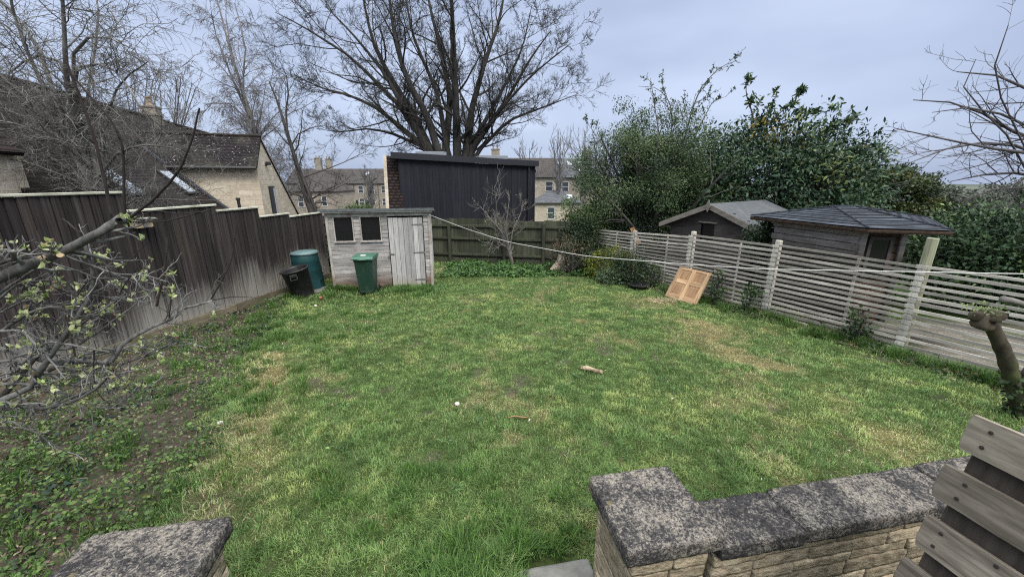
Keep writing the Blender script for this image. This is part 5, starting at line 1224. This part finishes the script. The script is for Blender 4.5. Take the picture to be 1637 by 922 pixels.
# pruned ivy-clad trunk on the right
def pruned():
    rng = np.random.default_rng(17); o = empty('pruned_trunk', (5.35, 3.5, -.05), 0, 'stubby pruned trunk with ivy and fresh sprouts by the slat fence', 'tree stump'); b = np.array([5.35, 3.5, -.05])
    pts = [at(1632, 660, 3.5), at(1622, 620, 3.48), at(1608, 570, 3.46), at(1590, 530, 3.45), at(1578, 508, 3.45)]; pts = [np.array(p) - b for p in pts]; pts.insert(0, pts[0] + np.array([.02, 0, -.35]))
    P, Rr = resample(pts, [.085, .072, .066, .06, .052, .062], 22); Rr = Rr * (1 + rng.normal(size=22) * .06); m = MB(1); m.tube(P.tolist(), Rr.tolist(), 14)
    h = P[-1]; [rock(m, tuple(h + np.array(q_)), s_, None, 4, .035, 11, .3, i_ * 3 + 1) for i_, (q_, s_) in enumerate((((-.02, 0, -.03), (.15, .14, .15)), ((-.07, .02, .01), (.11, .1, .09)), ((.045, -.02, .02), (.1, .1, .1)), ((-.02, -.05, .03), (.09, .09, .08))))]; m.build('trunk', MT['bark_moss'], o, True)
    m2 = MB(2); q = [np.array(at(x, y, 3.3)) - b for x, y in ((1603, 478), (1625, 482), (1660, 496), (1700, 520))]; P2, R2 = resample(q, [.03, .025, .028, .04], 14); m2.tube(P2.tolist(), R2.tolist(), 10); m2.tube([q[-1], P[8]], [.05, .06], 8); m2.build('side_limb', MT['bark_fruit'], o, True)
    n = 170; i = rng.integers(3, 12, n); a = rng.uniform(0, 6.28, n); C = P[i] + np.stack([np.cos(a), np.sin(a), rng.normal(size=n) * .5], 1) * (Rr[i] * 1.08)[:, None]; D = unit(np.stack([np.cos(a), np.sin(a), -rng.uniform(.2, 1, n)], 1) + rng.normal(size=(n, 3)) * .4)
    leaves('ivy', MT['leaf_gloss'], o, C, D, unit(np.stack([np.cos(a), np.sin(a), .6 + 0 * a], 1)), rng.uniform(.03, .06, n), rng.uniform(.03, .05, n), pick(rng, [(.03, .055, .018), (.05, .08, .025), (.02, .035, .014)], n))
    n = 150; C = h + rng.normal(size=(n, 3)) * [.07, .06, .03] + [-.02, 0, .06]; leaves('foliage', MT['bud'], o, C, unit(rng.normal(size=(n, 3)) * .6 + [0, 0, .8]), unit(rng.normal(size=(n, 3))), rng.uniform(.02, .05, n), rng.uniform(.01, .02, n), pick(rng, [(.14, .2, .06), (.22, .28, .11), (.3, .34, .2)], n))
pruned()

# ------------------------------------------------------------------ evergreen bushes, hedge, shrubs
H1 = [(.046, .082, .032), (.068, .108, .044), (.10, .14, .06), (.032, .058, .027)]
shrub('evergreen_bush', 'lighter green leafy bush at the left foot of the big evergreen', 'bush', (2.75, 13.3, -.5), (.95, .8, 0), 2.0, 150, 110, .085, .04, [(.07, .13, .035), (.11, .18, .05), (.05, .09, .03)], MT['leaf'], 48, rc=.17, nbr=26, lump=.5, bottom=.1, bark_='bark_grey')
b1 = shrub('evergreen_bush', 'big rounded small-leaved evergreen bush behind the far slat fence', 'bush', (4.75, 13.2, -.5), (2.5, 2.0, 0), 4.85, 700, 210, .058, .028, H1, MT['leaf'], 41, rc=.21, nbr=110, lump=.6, bottom=.12, bark_='bark_grey', inner=.12)
# long shoots above the bush
def shoots(parent, base, tr, depth, seed, mat, leaf_cols, ll, lw, lmat, m_=7, cl=6):
    rng = np.random.default_rng(seed); P, Rr = leaders(tr, rng, None, depth, 12, .3); P = P - np.array(base)
    P1, R1 = spawn(P, Rr, m_, .15, 1, (.4, 1.0), (.15, .35), 6, .15, (0, 0, .3), .5, rng, .4, minr=.006)
    P2, R2 = spawn(P1, R1, 3, .2, 1, (.4, 1), (.3, .6), 4, .2, (0, 0, .2), .6, rng, .5, minr=.005)
    tubes([(P, Rr), (P1, R1), (P2, R2)], [5, 4, 3], rng, 'shoots', MT[mat], parent)
    A = np.concatenate([P.reshape(-1, 3)[::2], P1[:, 2:].reshape(-1, 3), P2[:, 1:].reshape(-1, 3)]); q = rng.integers(0, len(A), len(A) * cl // 4); n = len(q)
    leaves('shoot_leaves', lmat, parent, A[q], unit(rng.normal(size=(n, 3)) + [0, 0, .2]), unit(rng.normal(size=(n, 3)) + [0, 0, .8]), ll * rng.uniform(.6, 1.2, n), lw * rng.uniform(.6, 1.2, n), pick(rng, leaf_cols, n))
shoots(b1, (4.75, 13.2, -.5), [([(1085, 260), (1105, 180), (1120, 140), (1150, 108), (1175, 98)], .03, .006), ([(1060, 260), (1050, 190), (1045, 160), (1040, 125)], .025, .006), ([(1070, 250), (1075, 190), (1070, 160), (1050, 140), (1020, 138)], .02, .005), ([(1090, 260), (1125, 190), (1140, 160), (1160, 155)], .02, .005), ([(1030, 260), (1020, 210), (995, 180)], .02, .005), ([(1000, 280), (965, 235), (935, 190)], .015, .005), ([(1070, 330), (1085, 250), (1100, 200), (1112, 150)], .03, .006)], 13.0, 51, 'bark_grey', H1, .07, .03, MT['leaf'], 9, 10)
LC = [(.020, .048, .026), (.033, .068, .034), (.055, .10, .045), (.12, .15, .045), (.34, .24, .05)]
b2 = shrub('laurel_tree', 'dark glossy large-leaved laurel tree behind the gabled shed', 'tree', (8.95, 13.8, -.5), (3.25, 2.2, 0), 4.75, 620, 56, .165, .062, LC, MT['leaf_gloss'], 42, rc=.30, wts=[.34, .34, .22, .085, .015], nbr=46, lump=.36, bottom=.1, droop=.45, inner=.35)
shoots(b2, (9.0, 13.8, -.5), [([(1210, 215), (1205, 180), (1195, 150), (1196, 128)], .03, .008), ([(1215, 220), (1230, 180), (1245, 150)], .03, .008), ([(1220, 210), (1260, 170), (1287, 142)], .025, .007), ([(1290, 230), (1340, 195), (1385, 182)], .03, .008), ([(1320, 270), (1370, 245), (1395, 240)], .03, .008), ([(1250, 200), (1300, 180), (1330, 178)], .025, .007)], 13.4, 52, 'bark_dark', LC[:4], .18, .06, MT['leaf_gloss'], 6, 9)
CG = [(.025, .042, .016), (.042, .060, .020), (.065, .082, .024), (.10, .11, .032)]
shrub('conifer_bush', 'dense dark green domed conifer behind the summerhouse', 'bush', (13.7, 14.6, -.6), (2.05, 1.6, 0), 3.15, 480, 120, .13, .05, CG, MT['leaf'], 43, rc=.16, nbr=20, lump=.16, bottom=.05, inner=.6, wts=[.3, .35, .25, .1])
LH = [(.026, .052, .026), (.045, .085, .036), (.085, .14, .055), (.15, .21, .08)]
HG = 'laurel hedge bushes right of the summerhouse'
for i, (x, y, rx, ry_, h, lb) in enumerate([(9.6, 7.3, 1.4, 1.2, 1.8, 'leafy green hedge bush right beside the summerhouse roof'), (11.4, 6.6, 1.5, 1.3, 1.95, 'leafy green hedge bush at the far right under bare branches'), (12.6, 9.6, 2.2, 1.5, 1.85, 'paler leafy hedge bush set back behind the summerhouse')]):
    shrub('hedge_bush', lb, 'bush', (x, y, -.25), (rx, ry_, 0), h, 360, 60, .11, .045, LH, MT['leaf_gloss'], 44 + i, HG, rc=.2, wts=[.34, .34, .22, .1], nbr=26, lump=.25, bottom=.02, inner=.4)
shrub('golden_shrub', 'low yellow-green shrub in the far right corner bed', 'shrub', (2.75, 10.35, -.33), (.62, .5, 0), .85, 120, 46, .05, .024, [(.10, .13, .018), (.17, .18, .02), (.05, .07, .018), (.03, .045, .015)], MT['leaf'], 50, rc=.09, wts=[.3, .25, .25, .2], nbr=20, lump=.4, bottom=.02)
shrub('ivy_bush', 'dark ivy mass climbing the corner of the back fence', 'shrub', (2.35, 11.9, -.42), (.7, .6, 0), 1.75, 150, 46, .06, .04, [(.018, .036, .016), (.028, .05, .02), (.05, .07, .028)], MT['leaf_gloss'], 53, rc=.12, nbr=16, lump=.4, bottom=.02)
shrub('bramble_bush', 'straggly reddish-green bramble in front of the back fence', 'shrub', (1.75, 11.2, -.4), (.62, .45, 0), 1.15, 90, 30, .05, .028, [(.05, .06, .03), (.085, .10, .05), (.09, .055, .035), (.03, .045, .02)], MT['leaf'], 54, rc=.12, nbr=26, lump=.5, bottom=.02, bark_='bark_grey')
shrub('corner_shrub', 'dark green shrub below the golden shrub by the slat fence', 'shrub', (3.1, 9.75, -.32), (.45, .4, 0), .75, 80, 40, .045, .03, [(.02, .04, .018), (.035, .06, .025)], MT['leaf'], 55, rc=.09, nbr=14, lump=.35, bottom=.02)
shrub('low_shrub', 'small grey-green leafy plant in front of the golden shrub', 'shrub', (2.55, 9.75, -.32), (.35, .3, 0), .4, 50, 30, .055, .034, [(.05, .085, .04), (.085, .12, .06)], MT['leaf'], 56, rc=.08, nbr=10, lump=.35, bottom=.02)
shrub('shed_ivy', 'ivy tangle between the gabled shed and the summerhouse', 'shrub', (5.75, 8.75, .1), (.38, .35, 0), 1.35, 70, 30, .06, .04, [(.025, .05, .02), (.05, .085, .03)], MT['leaf'], 57, rc=.1, nbr=16, lump=.4, bottom=.3)
shrub('dark_undershrub', 'dark leafy plant in the gap between shed and board fence', 'shrub', (-5.2, 11.5, -.35), (.55, .6, 0), .95, 110, 36, .06, .04, [(.02, .036, .014), (.035, .06, .02)], MT['leaf'], 58, rc=.12, nbr=14, lump=.4, bottom=.02)
shrub('distant_shrub', 'green shrub in front of the far terrace', 'shrub', (-15.5, 40, -3.0), (2.4, 1.5, 0), 2.8, 120, 50, .16, .1, [(.06, .10, .03), (.09, .14, .04)], MT['leaf'], 59, rc=.3, nbr=14, lump=.3, bottom=.02)
shrub('yellow_shrub', 'bright yellow-green shrub tip above the board fence', 'shrub', (-9.6, 6.2, .9), (.45, .4, 0), 1.6, 60, 40, .05, .03, [(.2, .26, .03), (.14, .2, .03)], MT['leaf'], 60, rc=.12, nbr=10, lump=.3, bottom=.2)
for i, (x, y, rx, h, lb) in enumerate([(66, 62, 9, 6.6, 'hazy green trees low on the far right skyline'), (86, 66, 10, 7.0, 'distant greyish trees at the right edge of the skyline'), (52, 58, 6, 6.0, 'distant trees just right of the conifer')]):
    shrub('distant_trees', lb, 'trees', (x, y, float(gz(x, y)) - .2), (rx, 3, 0), h, 160, 60, .42, .26, [(.07, .085, .06), (.10, .115, .085), (.05, .06, .045)], MT['leaf'], 90 + i, 'trees far off on the right', rc=.7, nbr=24, lump=.45, bottom=.02, inner=.2)  # haze of distance is put into the pale grey-green leaf colours
for i, (x, y, h, lb) in enumerate([(4.33, 7.75, .75, 'climbing stem with dark leaves on the slat fence right of the pine door'), (4.62, 7.1, .6, 'short leafy climber on the slats beside the wide fence joint'), (3.6, 9.35, .65, 'straggly climber on the slats left of the pine door'), (5.45, 5.65, .5, 'thin sprig of leaves on the slats nearest the round post')]):
    shrub('climber', lb, 'climbing plant', (x - .06, y - .03, .08 - .04 * y), (.13, .12, 0), h, 22, 14, .06, .034, [(.025, .05, .02), (.05, .085, .03)], MT['leaf'], 62 + i, 'climbers on the slat fence', rc=.05, nbr=6, lump=.4, bottom=.02)

# ------------------------------------------------------------------ weeds and ground cover (uncountable)
def cover(name, label, pts, hmax, ll, lw, cols, seed, mat='leaf', wts=None):
    rng = np.random.default_rng(seed); n = len(pts); Z = gz(pts[:, 0], pts[:, 1])
    cl = sstep(.35, .75, fbm(pts[:, 0], pts[:, 1], 3.2, seed)); hh = hmax * (.15 + cl) * rng.uniform(.1, 1, n)
    C = np.stack([pts[:, 0], pts[:, 1], Z + hh], 1); D = unit(rng.normal(size=(n, 3)) * [1, 1, .35] + [0, 0, .1]); N = unit(rng.normal(size=(n, 3)) * .65 + [0, 0, 1])
    s = rng.uniform(.4, 1.35, n); cf = vnoise(pts[:, 0], pts[:, 1], 5, seed + 3)[:, None]
    col = pick(rng, cols, n, .2, wts) * (.75 + .5 * cf)
    return tag(leaves(name, MT[mat], None, C, D, N, ll * s, lw * s, col), label, 'plants', kind='stuff')
rng = np.random.default_rng(70)
def sample(n, x0, x1, y0, y1, f):
    X = rng.uniform(x0, x1, n); Y = rng.uniform(y0, y1, n); p = f(X, Y); s = rng.random(n) < p; return np.stack([X[s], Y[s]], 1)
def off_solid(X, Y):
    ok = np.ones(len(X))
    for (cx, cy, hx_, hy_, a) in SOLIDS:
        ca, sa = math.cos(a), math.sin(a); u = (X - cx) * ca + (Y - cy) * sa; v = -(X - cx) * sa + (Y - cy) * ca; ok *= ~((np.abs(u) < hx_) & (np.abs(v) < hy_))
    return ok
lfx = lambda Y: FX0 + FDX * (Y - FY0) + .1
p = sample(90000, -6, -1.3, .9, 9, lambda X, Y: np.clip(np.clip(masks(X, Y)[0] * 2.2, 0, 1) * (.18 * sstep(-1.3, -.2, X - bed_edge(Y)) + sstep(.42, .62, fbm(X, Y, 1.5, 301)) * .9 * sstep(4.0, 2.7, Y) + .50 * sstep(.5, .7, fbm(X, Y, 2.2, 302)) + .05) * (X > lfx(Y)) * off_solid(X, Y), 0, 1) * (1.4 - .09 * Y))
cover('weeds', 'low nettles and leafy weeds filling the soil bed', p, .17, .033, .021, [(.045, .095, .022), (.075, .135, .030), (.12, .19, .05), (.03, .055, .022), (.16, .14, .06)], 71, wts=[.3, .28, .2, .17, .05])
p = sample(26000, -6, -1.6, 1.2, 8.5, lambda X, Y: masks(X, Y)[0] * sstep(.58, .70, fbm(X, Y, 1.9, 311)) * (X > lfx(Y)) * .5 * off_solid(X, Y))
cover('dark_ivy', 'dark bluish ivy patches trailing over the soil bed', p, .07, .045, .04, [(.020, .042, .028), (.032, .06, .04), (.012, .026, .018)], 72, 'leaf_gloss')
p = sample(52000, -2.0, 3.3, 10.3, 12.9, lambda X, Y: sstep(10.5, 11.1, Y + (fbm(X, Y, 1.5, 5) - .5) * .8) * (X < RFX(Y)) * (Y < 12.6 - .18 * (X + 1)))
cover('ground_elder', 'bright green ground cover along the back fence', p, .17, .075, .05, [(.035, .085, .022), (.055, .12, .03), (.08, .155, .04)], 73)
p = sample(30000, 2.5, 6.8, 2.8, 9.5, lambda X, Y: np.exp(-((X - RFX(Y) + .32) / .22) ** 2) * sstep(.35, .6, fbm(X, Y, 1.6, 321)) * .8)
cover('edge_weeds', 'dark brambles and weeds at the foot of the slat fence', p, .16, .06, .034, [(.025, .055, .018), (.045, .085, .028), (.085, .09, .035), (.10, .06, .04)], 74, wts=[.4, .35, .15, .1])
p = sample(5000, -5.3, -1.9, 8.6, 9.25, lambda X, Y: off_solid(X, Y) * .8)
cover('shed_weeds', 'leafy weeds at the foot of the garden shed', p, .12, .06, .03, [(.035, .09, .022), (.06, .13, .032)], 75)
# stones and dead bits on the soil
n = 2600; q = sample(9000, -6, -1.5, 1.0, 8.5, lambda X, Y: masks(X, Y)[0] * (X > lfx(Y)) * off_solid(X, Y))[:n]; n = len(q)
ic = np.array([(-.5, -.5, 0), (.5, -.5, 0), (.5, .5, 0), (-.5, .5, 0), (-.33, -.33, .5), (.33, -.33, .5), (.33, .33, .5), (-.33, .33, .5)]); fc = np.array([(4, 5, 6, 7), (0, 1, 5, 4), (1, 2, 6, 5), (2, 3, 7, 6), (3, 0, 4, 7)])
sz = rng.lognormal(-4.25, .5, n); a = rng.uniform(0, 6.28, n); asp = rng.uniform(.5, 1, (n, 1)); L_ = ic[None] * sz[:, None, None] * np.stack([np.ones((n, 1)), asp, asp * .7], -1) + rng.normal(size=(n, 8, 3)) * sz[:, None, None] * .08
V = np.stack([L_[..., 0] * np.cos(a)[:, None] - L_[..., 1] * np.sin(a)[:, None] + q[:, :1], L_[..., 0] * np.sin(a)[:, None] + L_[..., 1] * np.cos(a)[:, None] + q[:, 1:], L_[..., 2] + gz(q[:, 0], q[:, 1])[:, None]], -1)
tag(np_mesh('gravel', V.reshape(-1, 3), ((np.arange(n) * 8)[:, None, None] + fc[None]).reshape(-1, 4), MT['pebble'], var=np.repeat(rng.random(n), 8), smooth=True), 'pale stones and clods scattered over the bare soil bed', 'gravel', kind='stuff')
# dead leaves / straw
p = sample(16000, -6, -1.5, 1.0, 8.5, lambda X, Y: masks(X, Y)[0] * (X > lfx(Y)) * off_solid(X, Y) * .8)
cover('leaf_litter', 'brown leaf litter and straw over the soil bed', p[::2], .02, .038, .014, [(.13, .095, .06), (.20, .155, .10), (.07, .05, .034), (.27, .23, .16)], 76)
p = sample(9000, 2.2, 6.5, 2.5, 9.3, lambda X, Y: np.exp(-((X - RFX(Y) + .42) / .2) ** 2) * sstep(.4, .55, fbm(X, Y, 1.2, 331)))
cover('leaf_litter', 'dead stems and straw along the slat fence foot', p, .03, .09, .012, [(.24, .19, .12), (.33, .28, .18), (.12, .09, .06)], 77)
# straw heap left of the pine door
ang = rng.uniform(0, 6.28, 500); rr = np.sqrt(rng.random(500)); p = np.stack([3.28 + rr * np.cos(ang) * .32, 7.95 + rr * np.sin(ang) * .16], 1)
cover('straw', 'small heap of pale straw on the grass left of the pine door', p, .08, .1, .008, [(.45, .38, .24), (.36, .3, .18)], 78)

# ------------------------------------------------------------------ small things on the ground
def gp(x, y, dz=0): return (x, y, float(gz(x, y)) + dz)
m = MB(1); P_, R_ = resample([(-.16, .03, 0), (-.05, .02, .008), (.06, -.02, .0), (.16, -.05, .0)], [.034, .038, .034, .03], 10); R_ = R_ * np.random.default_rng(3).uniform(.8, 1.15, 10); m.tube(P_.tolist(), R_.tolist(), 12); m.v = [tuple(Vector(p) + Vector((0, mnoise.noise(Vector(p) * 45), mnoise.noise(Vector(p) * 45 + Vector((9, 3, 1))))) * .009) for p in m.v]
s = m.build('wood_stick', MT['stick'], None, False); s.scale = (.86, .8, .8); s.location = gp(1.03, 4.52, .04); s.rotation_euler = (0, 0, R(-12)); tag(s, 'short pale broken log lying on the lawn', 'log')
m = MB(2); m.lathe([(.036 * math.sin(math.pi * i / 12), -.036 * math.cos(math.pi * i / 12)) for i in range(13)], 20); s = m.build('ball', MT['ball'], None, True); s.location = gp(-4.22, 8.12, .05); tag(s, 'small red ball in the grass near the dustbin', 'ball')
for (x, y, r_, lb) in [(-4.05, 7.55, .03, 'white pebble in the grass below the red ball'), (-.6, 3.72, .028, 'white pebble alone in the middle of the lawn'), (-2.92, 3.35, .03, 'white shell at the edge of the soil bed')]:
    m = MB(3); m.lathe([(r_ * math.sin(math.pi * i / 10) * (1 + .12 * math.sin(i * 2.1)), -r_ * .7 * math.cos(math.pi * i / 10)) for i in range(11)], 12, sy=.8); s = m.build('pebble', MT['white_bit'], None, True); s.location = gp(x, y, .025); tag(s, lb, 'stone', 'white stones on the grass')
m = MB(4); P_, R_ = resample([(-.11, 0, .01), (-.03, .012, .02), (.05, -.01, .015), (.1, .012, .01)], [.006, .008, .007, .004], 8); m.tube(P_.tolist(), R_.tolist(), 6); s = m.build('twig', MT['pine_panel'], None, True); s.location = gp(.07, 3.42, .035); tag(s, 'thin curled brown bark strip on the lawn', 'bark strip')
def stump():
    o = empty('birch_stump', gp(1.42, 11.35), 0, 'pale hollow birch log standing in the weeds by the back fence', 'log')
    m = MB(1); P_, R_ = resample([(-.12, 0, .02), (-.04, 0, .16), (.04, 0, .34), (.08, .02, .55)], [.17, .16, .12, .11], 12); m.tube(P_.tolist(), R_.tolist(), 14, cap=False); m.build('bark_shell', MT['birch_log'], o, True)
    c = MB(2); c.tube([(-.1, 0, .06), (-.04, 0, .16)], [.12, .14], 12); c.tube([(.05, .005, .40), (.078, .02, .535)], [.1, .1], 12); c.build('core', MT['pine_panel'], o)
stump()
m = MB(3); m.lathe([(0, .02), (.2, .02), (.25, .09), (.27, .09), (.26, .07), (.22, .0), (0, 0)], 24); s = m.build('plant_tray', MT['black_plastic'], None, True); s.location = gp(3.15, 9.25, .02); tag(s, 'black plastic tray under the shrubs by the slat fence', 'tray')
# long grass tufts beside the slab and along edges
def tuft(name, label, x, y, n, h, seed, r_=.12, col=((.07, .15, .03), (.11, .20, .045), (.05, .11, .03))):
    rng = np.random.default_rng(seed); a = rng.uniform(0, 6.28, n); rr = np.sqrt(rng.random(n)) * r_; X = x + rr * np.cos(a); Y = y + rr * np.sin(a); Z = gz(X, Y); th = a + rng.normal(size=n) * .8; H = h * rng.uniform(.5, 1.1, n); ln = rng.uniform(.3, .9, n)
    B0 = np.stack([X, Y, Z], 1); D = np.stack([np.cos(th), np.sin(th), 0 * th], 1); S_ = np.stack([-np.sin(th), np.cos(th), 0 * th], 1); up = np.array([0, 0, 1.]); w2 = rng.uniform(.0018, .0032, n)[:, None]
    m1 = B0 + up * (H * .4)[:, None] + D * (H * ln * .12)[:, None]; m2 = B0 + up * (H * .75)[:, None] + D * (H * ln * .42)[:, None]; tp = B0 + up * (H * .92)[:, None] + D * (H * ln * .9)[:, None]
    V = np.stack([B0 - S_ * w2, B0 + S_ * w2, m1 + S_ * w2, m1 - S_ * w2, m2 + S_ * w2 * .75, m2 - S_ * w2 * .75, tp], 1).reshape(-1, 3)
    f = np.array([[0, 1, 2], [0, 2, 3], [3, 2, 4], [3, 4, 5], [5, 4, 6]]); F = ((np.arange(n) * 7)[:, None, None] + f[None]).reshape(-1, 3)
    return V, F, np.repeat(pick(rng, col, n), 7, 0)
vs_, fs_, ts_ = [], [], []; off = 0; rg = np.random.default_rng(5)
spots = [(-.12 + rg.normal() * .2, 1.72 + rg.normal() * .14, 160, .15, .09) for _ in range(16)] + [(.25 + rg.normal() * .12, 2.0 + rg.normal() * .06, 120, .09, .07) for _ in range(6)]
spots += [(rg.uniform(-1.6, .4), rg.uniform(1.6, 2.7), 90, .085, .09) for _ in range(22)]
spots += [(RFX(y) - .25 + rg.normal() * .14, y, 90, .17, .1) for y in rg.uniform(3, 9, 46)] + [(rg.uniform(-5.6, -1.9), 8.75 + rg.normal() * .18, 90, .19, .1) for _ in range(34)] + [(bed_edge(y) + rg.normal() * .25, y, 70, .12, .1) for y in rg.uniform(4.5, 8.6, 30)] + [(rg.uniform(-5.5, -2.2), rg.uniform(1.6, 7), 40, .13, .08) for _ in range(170)]
for i, (x, y, n_, h, r_) in enumerate(spots):
    if x < lfx(y) or not off_solid(np.array([x]), np.array([y]))[0]: continue
    V, F, t_ = tuft('', '', x, y, n_, h, 900 + i, r_); vs_.append(V); fs_.append(F + off); ts_.append(t_); off += len(V)
tag(np_mesh('long_grass', np.concatenate(vs_), np.concatenate(fs_), MT['grass'], tint=np.concatenate(ts_)), 'longer grass tufts along the edges of the lawn', 'grass', kind='stuff')
p = sample(1500, -4.5, 5.5, 1.8, 10, lambda X, Y: (1 - masks(X, Y)[0]) * (X < RFX(Y) - .2) * off_solid(X, Y) * .55)
cover('lawn_litter', 'scattered dead leaf bits and clippings on the lawn', p, .05, .028, .011, [(.20, .14, .08), (.34, .28, .17), (.12, .085, .05), (.5, .47, .4)], 81, wts=[.35, .3, .25, .1])
q = sample(260, -4.2, 5.2, 1.7, 10, lambda X, Y: (1 - masks(X, Y)[0]) * (X < RFX(Y) - .3) * off_solid(X, Y) * sstep(.45, .6, fbm(X, Y, 1.2, 501)))
k = rng.integers(0, len(q), len(q) * 12); n = len(k); a = rng.uniform(0, 6.28, n); rr = rng.uniform(.0, .05, n); C = np.stack([q[k, 0] + rr * np.cos(a), q[k, 1] + rr * np.sin(a), gz(q[k, 0], q[k, 1]) + .018 + rng.uniform(0, .02, n)], 1)
tag(leaves('lawn_weeds', MT['leaf'], None, C, unit(np.stack([np.cos(a), np.sin(a), rng.uniform(.1, .6, n)], 1)), unit(rng.normal(size=(n, 3)) * .3 + [0, 0, 1]), rng.uniform(.025, .06, n), rng.uniform(.012, .022, n), pick(rng, [(.07, .15, .04), (.11, .19, .06), (.05, .10, .03)], n)), 'small broad-leaved weeds growing in the lawn', 'plants', kind='stuff')
